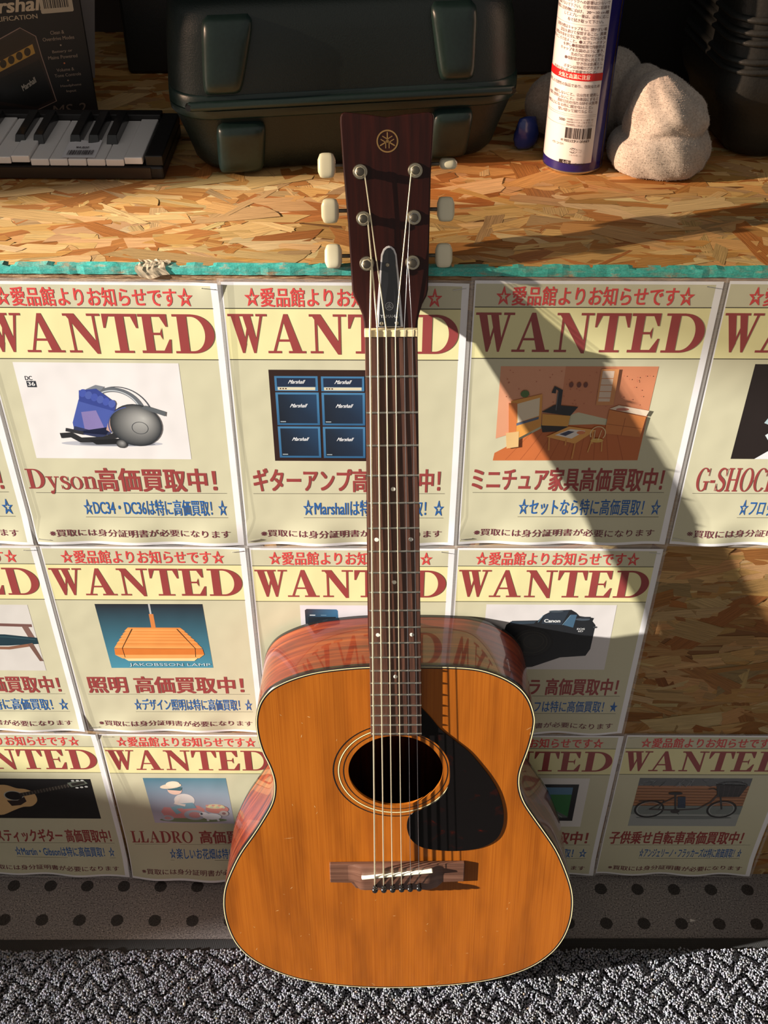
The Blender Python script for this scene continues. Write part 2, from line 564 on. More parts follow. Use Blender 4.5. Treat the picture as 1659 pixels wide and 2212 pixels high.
# ------------------------------------------------------------------ chipboard counter
OSB_COLS = [(0.64, 0.40, 0.17), (0.60, 0.35, 0.13), (0.50, 0.26, 0.085), (0.68, 0.45, 0.21), (0.44, 0.19, 0.055), (0.38, 0.15, 0.042), (0.56, 0.36, 0.17), (0.72, 0.53, 0.28), (0.62, 0.37, 0.15), (0.48, 0.31, 0.15)]
def osb(x0, y0, x1, y1, n, zmax, fn, seed, mb_box, shade=1.0):
    """flakes pressed into a board; fn maps (x, y, height) to the parent's space"""
    rg = random.Random(seed)
    V, F, C, U = [], [], [], []
    for v in mb_box.v:
        V.append(v)
    for f in mb_box.f:
        F.append(f)
        C += [(0.2, 0.085, 0.028)] * len(f)
        U += [(0, 0)] * len(f)
    for i in range(n):
        L = min(0.13, rg.lognormvariate(-2.75, 0.55))
        W = min(rg.uniform(0.005, 0.03), L * 0.5)
        a = rg.gauss(0, 0.3) if rg.random() < 0.86 else rg.uniform(-1.6, 1.6)
        cx, cy = rg.uniform(x0, x1), rg.uniform(y0, y1)
        sk = rg.uniform(-0.5, 0.5) * W
        m = 4
        top = [(-L / 2 + L * k / m, W / 2 + rg.gauss(0, W * 0.035)) for k in range(m + 1)]
        bot = [(L / 2 - L * k / m, -W / 2 + rg.gauss(0, W * 0.035)) for k in range(m + 1)]
        def end(s):
            q = rg.randint(1, 4)
            e = [(s * (L / 2 + rg.uniform(-0.1, 0.16) * W * (2 if k % 2 else 1)), s * (W / 2 - W * (k + 1) / (q + 1))) for k in range(q)]
            return e
        pts = top + end(1) + bot + end(-1)
        pts = [(x + sk * y / W * 2, y) for x, y in pts]
        ca, sa = math.cos(a), math.sin(a)
        z0 = zmax * (0.15 + 0.85 * i / n) * rg.uniform(0.7, 1.0)
        tx, ty = rg.gauss(0, 0.004), rg.gauss(0, 0.012)
        k = len(V)
        ou, ov = rg.uniform(0, 40), rg.uniform(0, 40)
        c = rg.choice(OSB_COLS)
        g = rg.uniform(0.84, 1.15) * shade
        c = tuple(min(0.85, q * g * k_ * rg.uniform(0.94, 1.06)) for q, k_ in zip(c, (1.05, 0.95, 0.82)))
        for x, y in pts:
            X = min(max(cx + x * ca - y * sa, x0), x1)
            Y = min(max(cy + x * sa + y * ca, y0), y1)
            V.append(fn(X, Y, max(0.00004, z0 + tx * x + ty * y)))
            U.append((x + ou, y + ov))
            C.append(c)
        F.append(tuple(range(k, k + len(pts))))
    me = bpy.data.meshes.new('board')
    me.from_pydata(V, [], F)
    color_attr(me, C)
    uv = me.uv_layers.new(name='UVMap')
    uv.data.foreach_set('uv', np.array(U, dtype=np.float32).ravel())
    me.update()
    return me

ZT = 0.9215
WY = 0.835
counter = tag(empty('display_counter', loc=(0, WY, 0)), 'rough chipboard display counter covered in wanted posters', 'counter')
me = osb(-0.9, 0.0, 0.95, 0.62, 5200, 0.0006, lambda x, y, h: (x, y, ZT - 0.0007 + h), 5,
         MB().box((-0.9, 0, ZT - 0.0195), (0.95, 0.62, ZT - 0.0007)))
link('top_board', me, M_OSB, counter)['label'] = 'chipboard counter top of pressed wood flakes'
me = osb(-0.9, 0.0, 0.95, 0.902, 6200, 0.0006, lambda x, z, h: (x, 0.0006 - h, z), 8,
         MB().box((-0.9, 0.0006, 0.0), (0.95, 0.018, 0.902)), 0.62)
link('front_panel', me, M_OSB, counter)['label'] = 'upright chipboard front panel behind the posters'
# raw sawn edge and the flaking turquoise strip along it
t = NT('sawn_chipboard_edge').set(Roughness=0.8)
v = t.coords((60, 300, 900))
t.base(t.ramp(t.noise(v, 1.0, 4, 0.7), [(0.32, (0.05, 0.018, 0.007)), (0.5, (0.3, 0.15, 0.06)), (0.68, (0.52, 0.36, 0.2))]))
t.bump(t.noise(v, 1.5, 3), 0.8, 0.002)
rg = random.Random(3)
def wavy(x0, x1, za, zb, y0, y1, n, j, name, mat):
    V, F = [], []
    for i in range(n + 1):
        x = x0 + (x1 - x0) * i / n
        a, b = za + rg.gauss(0, j * 0.4), zb + rg.gauss(0, j)
        yy = y0 + rg.gauss(0, 0.00015)
        V += [(x, yy, a), (x, yy - 0.0002, (a + b) / 2), (x, yy, b), (x, y1, b), (x, y1, a)]
    for i in range(n):
        for k in range(5):
            q, r = i * 5 + k, i * 5 + (k + 1) % 5
            F.append((q, r, r + 5, q + 5))
    F += [(0, 1, 2, 3, 4), tuple(n * 5 + k for k in (4, 3, 2, 1, 0))]
    return link(name, mesh(name, V, F), mat, counter)
wavy(-0.9, 0.95, ZT - 0.0205, ZT - 0.0078, -0.0012, 0.004, 240, 0.0003, 'sawn_edge', t.m)
t = NT('flaking_turquoise_paint').set(Roughness=0.6)
v = t.coords((1, 1, 1))
n1 = t.noise(t.coords((55, 55, 160)), 1.0, 4, 0.65)
t.base(t.mix(t.ramp(n1, [(0.30, (0.4, 0.28, 0.16)), (0.38, (0.16, 0.38, 0.3)), (0.5, (0.05, 0.4, 0.33)), (0.6, (0.09, 0.5, 0.42)), (0.68, (0.36, 0.42, 0.3)), (0.76, (0.45, 0.3, 0.16))]),
             t.ramp(t.noise(t.coords((700, 700, 700)), 1, 3), [(0.3, (0.72,) * 3), (0.7, (1.1,) * 3)]), 1.0, 'MULTIPLY'))
t.bump(n1, 0.6, 0.001)
wavy(-0.9, 0.95, ZT - 0.0076, ZT + 0.0001, -0.0024, 0.0045, 300, 0.00035, 'edge_strip', t.m)['label'] = 'flaking turquoise painted strip along the counter edge'
# torn tape patch over the edge
V = []
F = []
for i in range(13):
    for j in range(9):
        u, q = i / 12, j / 8
        x = -0.208 + 0.026 * u + 0.002 * math.sin(q * 7)
        s = q * 0.020 + 0.002 * math.sin(u * 5) * q
        if s < 0.010:
            p = (x, 0.0072 - s, ZT + 0.0012 + rg.gauss(0, 0.0005))
        else:
            p = (x, -0.0036 + rg.gauss(0, 0.0003), ZT + 0.0010 - (s - 0.010))
        V.append(p)
for i in range(12):
    for j in range(8):
        a = i * 9 + j
        F.append((a, a + 1, a + 10, a + 9))
t = NT('old_clear_tape').set(Base_Color=(0.55, 0.42, 0.28), Roughness=0.3, Coat_Weight=0.6)
t.b.inputs['Alpha'].default_value = 0.62
o = link('torn_tape', mesh('torn_tape', V, F), t.m, counter)
o['label'] = 'crumpled torn tape over the turquoise strip'
sm = o.modifiers.new('thickness', 'SOLIDIFY')
sm.thickness = 0.0002

# ------------------------------------------------------------------ entrance mat
mt = tag(empty('entrance_mat', loc=(0, 0.736, 0), rotz=R(0.5)), 'grey looped entrance mat with black rubber border on the floor', 'mat')
t = NT('black_ribbed_rubber').set(Roughness=0.6)
wv = t.n('TexWave')
wv.inputs['Scale'].default_value = 260
t.l(t.coords((1, 0.6, 1)), wv.inputs['Vector'])
t.base(t.ramp(wv.outputs['Fac'], [(0.2, (0.008, 0.008, 0.008)), (0.9, (0.03, 0.029, 0.028))]))
t.bump(wv.outputs['Fac'], 0.6, 0.0006)
MB().box((-1.4, -0.9, 0.0002), (1.4, 0, 0.0028)).obj('border', t.m, mt, bevel=0.001)['label'] = 'black ribbed rubber border'
rn = np.random.default_rng(4)
sp = 0.0025
gx, gy = np.meshgrid(np.arange(-0.74, 0.74, sp), np.arange(-0.30, -0.0195, sp))
px = gx.ravel() + rn.normal(0, sp * 0.3, gx.size)
py = gy.ravel() + rn.normal(0, sp * 0.3, gx.size)
tri = np.abs(((px / 0.034 + 0.22 * np.sin(py * 70 + 2 * np.sin(px * 19)) + 0.1 * np.sin(px * 47)) % 1.0) * 2 - 1)
ph = ((py + tri * 0.020 + 0.005 * np.sin(px * 37) + 0.003 * np.sin(px * 91 + py * 60)) / 0.0275) % 1.0
gd = np.minimum(ph, 1 - ph) * 0.0285
gr = np.clip(gd / 0.0085, 0, 1)
brk = np.clip(0.5 + 0.75 * np.sin(px * 83 + 3 * np.sin(py * 110)) * np.sin(py * 97 + 2 * np.sin(px * 61)), 0, 1)
gr = 1 - (1 - gr) * (0.72 + 0.28 * brk)
gr = gr * gr * (3 - 2 * gr)
hh = 0.0034 + 0.0064 * gr + rn.normal(0, 0.0006, px.size)
n = px.size
base = np.array([(0, 0, 1), (1, 0, .35), (0, 1, .35), (-1, 0, .35), (0, -1, .35), (0, 0, -1.6)], dtype=float)
rad = rn.uniform(0.0013, 0.0018, n)
ang = rn.uniform(0, 6.28, n)
cx, sx = np.cos(ang), np.sin(ang)
lean = rn.normal(0, 0.55, (n, 2))
V = np.zeros((n, 6, 3))
for k in range(6):
    bx, by, bz = base[k]
    V[:, k, 0] = px + (bx * cx - by * sx) * rad + lean[:, 0] * bz * rad
    V[:, k, 1] = py + (bx * sx + by * cx) * rad + lean[:, 1] * bz * rad
    V[:, k, 2] = hh + bz * 0.0016
V[:, 5, 2] = 0.0026
tris = np.array([(0, 1, 2), (0, 2, 3), (0, 3, 4), (0, 4, 1), (5, 2, 1), (5, 3, 2), (5, 4, 3), (5, 1, 4)])
Fa = (tris[None] + (np.arange(n) * 6)[:, None, None]).reshape(-1)
me = bpy.data.meshes.new('pile')
me.vertices.add(n * 6)
me.vertices.foreach_set('co', V.ravel())
nt = n * 8
me.loops.add(nt * 3)
me.loops.foreach_set('vertex_index', Fa.astype(np.int32))
me.polygons.add(nt)
me.polygons.foreach_set('loop_start', np.arange(0, nt * 3, 3, dtype=np.int32))
me.polygons.foreach_set('use_smooth', np.ones(nt, dtype=bool))
me.update(calc_edges=True)
val = np.clip(rn.lognormal(-1.48, 0.25, n), 0.07, 0.5)
ct = np.stack([val * rn.normal(0.97, 0.04, n), val * 0.97, val * rn.normal(1.06, 0.06, n)], 1)
odd = rn.random(n) < 0.006
ct[odd] = ct[odd] * np.array([1.3, 1.05, 0.7])
a = me.color_attributes.new('Col', 'FLOAT_COLOR', 'POINT')
cc = np.ones((n * 6, 4), dtype=np.float32)
cc[:, :3] = np.repeat(np.clip(ct, 0, 0.85), 6, 0)
a.data.foreach_set('color', cc.ravel())
o = link('pile', me, M_TUFT, mt)
o['kind'] = 'stuff'
o['label'] = 'grey looped yarn pile with zigzag grooves'
# ------------------------------------------------------------------ wanted posters
PW, PH = 210.0, 297.0
WHITE, OLIVE, YEL = (230, 226, 226), (197, 191, 161), (224, 215, 160)
DRED, HRED, BLUE, FOOT, BLK = (146, 62, 60), (206, 70, 68), (38, 92, 158), (106, 46, 58), (38, 30, 26)
M_LAM = NT('clear_laminate').set(Base_Color=(0.8, 0.76, 0.72), Roughness=0.16, Coat_Weight=0.5).m
M_LAM.node_tree.nodes['Principled BSDF'].inputs['Alpha'].default_value = 0.2
M_STAPLE = plain('staple_steel', (0.6, 0.58, 0.55), 0.3, 1.0)

def poster(u0, zt, label, title, note, pic, seed, row, note_x=59.0, note_x1=198.0, title_x=11.0, curl=0.0):
    rg = random.Random(seed)
    tilt, tz = rg.uniform(-0.004, 0.004), rg.uniform(0.0, 0.003)
    ph, am = rg.uniform(0, 6), rg.uniform(0.0012, 0.0019)
    c0 = rg.uniform(0.0, 0.002)
    def fn(x, y, h):
        d = 0.0022 + tilt * (x - 105) / 1000 + tz * y / 1000
        q = max(0.0, min(1.0, (y - 262) / 30))
        d += am * q * (1 + math.sin(x / 13.0 + ph))
        if curl:
            q = max(0.0, (y - 200) / 97)
            d += curl * q * q * (1 + 0.25 * math.sin(x / 40 + ph))
        q = max(0.0, (20 - y) / 20) * max(0.0, (x - 190) / 20)
        d += c0 * q
        return (x / 1000, -d - h / 1000, -y / 1000)
    root = tag(empty('wanted_poster', loc=(u0, WY - 0.0004, zt)), label, 'poster', 'wanted posters in three rows on the counter front')
    xs = [0, 1.2] + [5 * k for k in range(1, 41)] + [204, PW]
    ys = [0, 3, 10, 20, 25.4, 40, 60, 76.6, 100, 130, 160, 190, 200, 210, 220, 230, 240, 250, 262, 267, 272, 277, 282, 287, 293.5, PH]
    V = [fn(x, y, 0) for y in ys for x in xs]
    F, C = [], []
    nx = len(xs)
    for j in range(len(ys) - 1):
        for i in range(nx - 1):
            a = j * nx + i
            F.append((a, a + nx, a + nx + 1, a + 1))
            y, x = (ys[j] + ys[j + 1]) / 2, (xs[i] + xs[i + 1]) / 2
            c = WHITE if (x < 1.2 or x > 204 or y < 3 or y > 293.5) else YEL if 25.4 < y < 76.6 else OLIVE
            C += [lin(c)] * 4
    me = mesh('paper', V, F, True)
    color_attr(me, C)
    link('paper', me, M_PRINT, root)
    # clear margin of the laminating pouch
    L = MB()
    e = 3.2
    ring = [(-e, -e), (PW + e, -e), (PW + e, PH + e), (-e, PH + e)]
    inn = [(0, 0), (PW, 0), (PW, PH), (0, PH)]
    L.add([fn(x, y, -0.1) for x, y in ring + inn], [(k, (k + 1) % 4, 4 + (k + 1) % 4, 4 + k) for k in range(4)])
    L.obj('laminate_margin', M_LAM, root)
    for pts, w_ in (([(1.2, 25.3), (70, 25.2), (140, 25.2), (204, 25)], 0.8), ([(1.2, 76.8), (70, 76.7), (140, 76.6), (204, 76.4)], 0.8),
                    ([(title_x, 230.6), (100, 230.2), (198, 229.6)], 0.45), ([(note_x, 261.4), (120, 261.2), (note_x1, 261)], 0.45)):
        Draw(0.1).line(pts, w_, BLK).build('ruled_line', M_PRINT, root, fn)
    Draw(0.1).text('☆愛品館よりお知らせです☆', 19, 5, 187.5, 23.8, HRED, 0.022).build('heading_lettering', M_PRINT, root, fn)
    d = Draw(0.12)
    for ch, x0, x1 in (('W', 2.8, 36.5), ('A', 36, 69.2), ('N', 73, 105), ('T', 106.8, 136.8), ('E', 137.8, 164.5), ('D', 167.5, 203)):
        d.glyphs(ch, x0, 30.6, x1, 70, DRED)
    d.build('wanted_lettering', M_PRINT, root, fn)
    d = Draw(0.06)
    pic(d)
    d.build('picture', M_PRINT, root, fn)
    d = Draw(0.12)
    title(d)
    d.build('title_lettering', M_PRINT, root, fn)
    Draw(0.12).text(note, note_x, 238, note_x1, 259, BLUE, 0.014).build('note_lettering', M_PRINT, root, fn)
    Draw(0.13).text('※買取には身分証明書が必要になります', 15, 277.2, 197, 286.6, FOOT, 0.011).build('footer_lettering', M_PRINT, root, fn)
    for sx, sy in ((8, 290), (PW - 8, 5.5)) if row < 3 else ((10, 5),):
        a = rg.uniform(-0.2, 0.2)
        p = [(sx - 5.5, sy - 5.5 * a, 0), (sx - 5.5, sy - 5.5 * a, 0.5), (sx + 5.5, sy + 5.5 * a, 0.5), (sx + 5.5, sy + 5.5 * a, 0)]
        MB().tube([fn(*q) for q in p], 0.0003, 5).obj('staple', M_STAPLE, root)
    return root

TB = 0.032
def T(txt, x0=11.0, x1=195.0, y0=199, y1=228.5):
    return lambda d: d.text(txt, x0, y0, x1, y1, DRED, TB)

def pic_vacuum(d):
    d.rect(20, 80.5, 168, 188, (222, 216, 214))
    d.ell(95, 170, 48, 3.5, (176, 176, 184)).ell(100, 170.5, 36, 2.2, (120, 122, 130))
    d.text('DC', 27.5, 95, 34, 99.6, (40, 44, 52), 0.02).rect(28, 100.3, 36.5, 107, (40, 44, 52)).text('36', 29, 101.3, 35.5, 105.6, (225, 222, 220), 0.02)
    d.arc(108, 140, 30, 34, 225, 350, 1.0, (70, 74, 82)).arc(104, 138, 26, 29, 228, 345, 5, (96, 100, 106)).arc(104, 137, 24, 27, 228, 345, 1.2, (180, 184, 188))
    d.poly([(80, 109), (90, 104), (98, 106), (92, 112)], (120, 124, 132))
    d.poly([(62, 146), (72, 120), (104, 128), (98, 152), (88, 160), (62, 156)], (70, 86, 158)).poly([(72, 134), (86, 132), (92, 158), (72, 158)], (128, 116, 168))
    d.poly([(74, 110), (90, 108), (106, 124), (103, 133), (72, 122)], (52, 66, 136))
    for i in range(6):
        d.ell(77 + i * 5, 113 + i * 2.3, 3.2, 4.6, (66 + 8 * (i % 2), 82 + 8 * (i % 2), 160), 14, 25)
    d.poly([(63, 150), (60, 157), (88, 164), (98, 150), (94, 160)], (46, 52, 84)).poly([(92, 154), (97, 140), (101, 142), (96, 157)], (186, 150, 140))
    d.line([(48, 161), (58, 160), (66, 166), (88, 165), (100, 160)], 6, (40, 40, 42)).line([(54, 154), (70, 158)], 4, (46, 46, 50)).poly([(74, 166), (102, 164), (108, 170), (80, 171)], (28, 28, 30))
    d.ball(120.6, 148.5, 24, (176, 174, 170), (34, 38, 44), (8, -8)).arc(118, 150, 23, 22, 160, 260, 1, (70, 84, 140)).arc(124, 151.5, 7.5, 6.8, 0, 360, 0.6, (60, 62, 66), 24)
    d.ball(104, 170, 5, (150, 148, 146), (40, 40, 42), (1, -1), 16)
    d.poly([(132, 126), (150, 133), (149, 138), (128, 129)], (90, 94, 98))

def pic_amps(d):
    d.rect(34.7, 87.3, 126, 190, (44, 26, 22))
    for x in (39.5, 81.5):
        d.rect(x, 94, x + 39, 110, (62, 112, 152)).rect(x + 2, 96, x + 37, 105.5, (28, 42, 66)).rect(x + 2.5, 105.8, x + 36.5, 109, (206, 196, 168))
        for k in range(3):
            d.ell(x + 5 + 2.4 * k, 107.4, 0.8, 0.8, (70, 40, 36), 8)
        d.text('Marshall', x + 12, 98, x + 26, 102, (225, 225, 228), 0.02, 0.5)
        for y in (111.5, 149.5):
            d.poly([(x, y), (x + 39.5, y), (x + 39.5, y + 36.5), (x, y + 36.5)], [(68, 120, 160), (68, 120, 160), (46, 94, 134), (46, 94, 134)])
            d.poly([(x + 2.2, y + 2.2), (x + 37.3, y + 2.2), (x + 37.3, y + 34.3), (x + 2.2, y + 34.3)], [(26, 36, 50), (34, 62, 92), (26, 44, 66), (22, 28, 38)])
            d.text('Marshall', x + 12.5, y + 12.5, x + 27, y + 16.5, (225, 225, 228), 0.02, 0.5)
            d.rect(x + 3, y + 32, x + 8, y + 33, (160, 170, 176))

def pic_room(d):
    d.poly([(28, 85), (169, 84.5), (167, 150), (110, 132), (29, 165)], (214, 150, 116)).poly([(86, 84.8), (169, 84.5), (167, 152), (86, 130)], (200, 128, 92))
    d.poly([(28, 191), (166, 190), (167, 152), (120, 148), (75, 150), (29, 182)], (190, 104, 56))
    for k in range(9):
        d.line([(40 + 14 * k, 190), (62 + 10 * k, 158)], 0.5, (166, 84, 44))
    rr = random.Random(2)
    for k in range(60):
        x, y = rr.uniform(32, 164), rr.uniform(88, 128)
        d.ell(x, y, 0.6, 0.6, (186, 110, 84), 6)
    d.rect(118, 87, 134, 126, (206, 140, 88)).rect(119.5, 89, 130, 122, (216, 190, 168))
    for k in range(4):
        d.line([(119.5, 97 + 7 * k), (130, 97 + 7 * k)], 0.8, (196, 130, 84))
    for x in (93, 100, 106):
        d.ell(x, 104, 2, 3, (110, 60, 50), 10)
    d.poly([(40, 122), (68, 114), (70, 150), (44, 168)], (216, 150, 72)).poly([(46, 125), (66, 118), (67, 138), (48, 146)], (222, 204, 176)).poly([(46, 147), (67, 139), (67, 142), (46, 150)], (90, 100, 120)).poly([(38, 124), (46, 124), (48, 172), (42, 176)], (206, 120, 66))
    d.ell(52, 114, 4, 4, (80, 110, 60), 10).poly([(38, 158), (50, 156), (51, 174), (40, 176)], (214, 176, 120))
    d.poly([(69, 134), (80, 126), (102, 128), (96, 138)], (38, 40, 44)).poly([(70, 136), (96, 138), (95, 152), (71, 154)], (210, 152, 72)).poly([(70, 149), (95, 150), (95, 155), (72, 157)], (40, 38, 40)).line([(84, 131), (84, 110), (79, 107), (78, 113)], 4, (36, 40, 46)).line([(82, 132), (82, 112)], 0.8, (90, 94, 100))
    d.poly([(131, 130), (139, 126), (168, 132), (166, 138)], (226, 204, 180)).poly([(131, 131), (166, 139), (164, 162), (130, 158)], (204, 124, 66)).line([(147, 140), (146, 160)], 0.6, (160, 88, 44)).ell(143, 130.5, 6, 1.6, (184, 110, 90)).line([(131, 147), (164, 152)], 0.6, (160, 88, 44))
    d.poly([(76, 162), (96, 150), (122, 154), (104, 170)], (224, 160, 84)).poly([(84, 160), (98, 153), (112, 155), (100, 164)], (226, 216, 206)).poly([(88, 159), (96, 155), (102, 156), (94, 161)], (60, 66, 90)).ell(108, 157, 4, 2, (214, 126, 80))
    for a, b in (((79, 163), (80, 178)), ((104, 169), (103, 188)), ((119, 156), (120, 170)), ((95, 165), (95, 172))):
        d.line([a, b], 1.6, (210, 140, 74))
    d.arc(124, 158, 7, 8, 150, 400, 1, (222, 190, 140)).ell(124, 166, 6, 2.4, (214, 170, 90)).line([(119, 167), (117, 180)], 1, (214, 160, 90)).line([(129, 167), (130, 179)], 1, (214, 160, 90))
    d.line([(127, 154), (125, 166)], 0.7, (222, 190, 140)).line([(121, 154), (121, 165)], 0.7, (222, 190, 140))

def pic_watch(d):
    d.rect(39.5, 82, 172, 188, (34, 26, 24))
    d.poly([(92, 90), (116, 86), (124, 118), (98, 128)], (206, 214, 218)).poly([(62, 188), (76, 176), (82, 160), (120, 170), (112, 188)], (222, 222, 224))
    d.ball(100, 136, 32, (236, 238, 240), (196, 204, 210)).ball(100, 136, 22, (90, 96, 104), (40, 44, 50))
    d.poly([(62, 146), (70, 128), (80, 138), (76, 152)], (170, 190, 196)).poly([(66, 160), (78, 150), (88, 166), (76, 174)], (208, 216, 220))
    d.text('SHOCK', 70, 154, 88, 159, (90, 110, 112), 0.01, 0, 50)

def pic_plain(d):
    d.rect(40, 82, 168, 188, (205, 198, 196)).poly([(96, 130), (150, 124), (158, 150), (150, 172), (100, 168)], (96, 80, 70))

def pic_chair(d):
    d.rect(40, 85, 184, 190, (204, 198, 192))
    d.line([(60, 112), (120, 115), (182.5, 117)], 4.5, (112, 78, 72)).poly([(171, 118), (178, 118), (182, 136), (175, 136)], (120, 88, 80))
    d.poly([(60, 88), (120, 92), (138, 130), (90, 134)], (34, 50, 70)).poly([(80, 130), (150, 131), (184, 136), (184, 146), (150, 149), (84, 150)], (30, 52, 62)).line([(90, 134), (150, 135), (182, 139)], 1.2, (52, 80, 88))
    d.line([(84, 152), (150, 153), (178, 147)], 4.5, (134, 92, 72)).poly([(172, 146), (178, 146), (184, 174), (180, 174)], (112, 80, 70)).poly([(86, 150), (92, 150), (84, 180), (80, 180)], (112, 80, 70))

def pic_lamp(d):
    d.poly([(42.5, 83), (158, 82.5), (160, 184), (45, 185)], [(38, 38, 44), (38, 38, 44), (72, 138, 160), (72, 138, 160)])
    d.rect(99.7, 82.6, 101.7, 98, (176, 176, 176)).rect(98.6, 98, 103.4, 119, (202, 124, 66))
    tiers = [(73, 130, 119, 125), (70.5, 133, 124.5, 129), (67.5, 136, 128.5, 134), (65, 139, 133.5, 138.5), (62, 142, 138, 144), (58, 146, 143.5, 152)]
    d.poly([(76, 119), (128, 119), (150, 156), (54, 156)], (200, 118, 52))
    for i, (a, b, y0, y1) in enumerate(tiers):
        d.poly([(a, y0), (b, y0), (b + 5, y1), (a - 5, y1)], [(214, 134, 64), (208, 124, 56), (232, 160, 90), (236, 166, 96)])
        d.line([(a - 5, y1), (102, y1 + 0.8), (b + 5, y1)], 0.6, (156, 84, 34))
    d.poly([(53, 153), (151, 153), (152, 162), (52.5, 163)], (208, 118, 50)).poly([(52.5, 163), (152, 162), (146, 168), (60, 169)], (226, 160, 92)).poly([(62, 169), (144, 168), (140, 172.5), (66, 173)], (240, 206, 150))
    d.line([(77, 121), (62, 152), (63, 167)], 0.7, (60, 36, 22)).line([(126, 121), (143, 152), (142, 166)], 0.7, (60, 36, 22))
    d.text('JAKOBSSON LAMP', 66, 176.5, 157.5, 182.5, (190, 205, 210), -0.004)

def pic_phone(d):
    d.rect(48, 82.3, 170, 188, (214, 208, 212))
    d.poly([(53, 90), (55, 88), (87, 88.5), (88.5, 90.5), (90, 150), (53, 150)], [(46, 52, 62), (46, 52, 62), (64, 110, 146), (64, 110, 146), (30, 40, 50), (24, 28, 32)])
    d.line([(58, 97.5), (64, 97.5)], 1.2, (214, 220, 224)).line([(70, 97.5), (76, 97.5)], 0.8, (120, 150, 170)).rect(56, 100, 86, 146, (34, 40, 48))

def pic_camera(d):
    d.rect(34.4, 81, 174, 184, (214, 208, 206))
    d.poly([(56, 122), (58, 112), (64, 106), (92, 105), (98, 96), (106, 90), (126, 88.5), (132, 93), (136, 98), (152, 101), (151, 106), (155, 112), (154, 150), (150, 161), (122, 164), (92, 180), (84, 181), (76, 172), (70, 150), (58, 134)], (30, 32, 36))
    d.poly([(98, 97), (106, 91), (124, 89.5), (118, 112), (96, 110)], (42, 50, 60)).poly([(120, 112), (126, 96), (133, 96), (131, 116)], (66, 96, 120)).line([(119, 112), (126, 97)], 0.7, (110, 140, 160)).line([(97, 97), (92, 108)], 0.8, (90, 120, 140))
    d.poly([(62, 107), (90, 106), (88, 110), (62, 112)], (52, 64, 76)).ell(110, 91, 8, 1.6, (70, 78, 86)).ell(140, 103, 8, 2, (70, 80, 90)).rect(138, 99, 148, 102, (44, 48, 54))
    d.ball(88, 140, 24, (54, 54, 52), (22, 23, 25)).arc(88, 140, 17, 17, 0, 360, 0.6, (74, 70, 62), 28).arc(88, 140, 20.5, 20.5, 0, 360, 0.5, (54, 54, 54), 28).arc(90, 138, 11, 11, 0, 360, 0.6, (70, 64, 56), 24)
    d.text('Canon', 98.5, 103, 116, 108, (226, 226, 226), 0.03).text('EOS', 135.5, 116.5, 144, 119.3, (214, 214, 214), 0.01).text('6D', 137, 120, 142.5, 122.6, (214, 214, 214), 0.01)
    d.ell(154.5, 115, 2, 1.5, (60, 62, 66), 10)

def pic_guitar(d):
    d.rect(40, 90, 188.5, 175, (26, 24, 24))
    d.poly([(p.x, p.y) for p in catmull([(52, 128), (60, 108), (78, 103), (92, 110), (103, 112), (112, 120), (113, 136), (104, 148), (92, 150), (78, 158), (60, 168), (48, 158)], 4)], (206, 168, 116))
    d.ell(85, 126, 12.5, 10.5, (170, 170, 160)).ell(85, 126, 11, 9, (26, 22, 22)).poly([(74, 136), (88, 136), (98, 128), (99, 138), (90, 146), (78, 148)], (44, 32, 30))
    d.poly([(92, 121), (160, 100), (161, 106), (94, 128)], (52, 46, 42))
    for k in range(16):
        x = 98 + 4 * k
        d.line([(x, 119.4 - (x - 98) * 0.31), (x + 0.4, 126 - (x - 98) * 0.31)], 0.4, (140, 132, 116))
    d.poly([(158, 98), (180, 92), (184, 99), (162, 107)], (110, 116, 104)).poly([(162, 99), (179, 94), (181, 99), (164, 105)], (48, 44, 40))
    for k in range(3):
        d.ell(166 + 6 * k, 93.5 - 0.4 * k, 2.2, 1.6, (200, 200, 196), 10).ell(169 + 6 * k, 108 - 1.2 * k, 2.2, 1.6, (210, 210, 206), 10)

def pic_figurine(d):
    d.poly([(41, 86.5), (145, 86), (148, 184), (44, 183)], [(72, 116, 134), (84, 126, 140), (196, 186, 200), (188, 180, 196)])
    d.ell(95, 176, 44, 5.5, (122, 138, 104)).poly([(55, 158), (60, 148), (78, 150), (104, 152), (112, 158), (110, 172), (60, 172)], (206, 140, 140)).poly([(82, 152), (104, 144), (112, 152), (110, 160)], (214, 146, 142))
    d.ell(98, 165, 14, 11, (168, 176, 188)).ell(98, 165, 8, 6.5, (206, 150, 150)).ell(62, 172, 8, 6, (170, 178, 190)).ell(62, 172, 4.4, 3.4, (204, 150, 150))
    d.ell(88, 133, 13, 14, (214, 206, 202), 24, 20).poly([(80, 140), (98, 138), (102, 150), (84, 152)], (126, 162, 178)).line([(84, 146), (72, 150), (78, 162)], 8, (130, 168, 182)).line([(82, 126), (76, 140), (88, 144)], 5, (222, 208, 200))
    d.ell(78, 112, 9, 9, (226, 188, 170)).poly([(68, 106), (76, 102), (88, 106), (86, 113), (70, 111)], (70, 104, 112)).ell(74, 103, 14, 5, (222, 204, 180), 24, -12).ell(77, 99, 9, 6, (228, 212, 188), 20, -12)
    d.ell(128, 152, 15, 9, (204, 132, 122)).ell(126, 146, 12, 5, (222, 200, 160))
    for k in range(9):
        d.ell(116 + 2.6 * k, 144 + (k % 3) * 2, 2.2, 1.8, ((214, 150, 140), (226, 214, 160), (190, 200, 170))[k % 3], 10)
    d.ell(136, 161, 6, 6, (196, 180, 176)).ell(136, 161, 2.6, 2.6, (150, 110, 110)).ell(120, 168, 12, 7, (224, 226, 230)).ell(110, 163, 6, 5, (228, 228, 232)).ell(107, 162, 1.6, 2.6, (80, 90, 96), 10).line([(126, 170), (128, 178)], 3, (222, 224, 228)).line([(114, 170), (114, 178)], 3, (222, 224, 228))

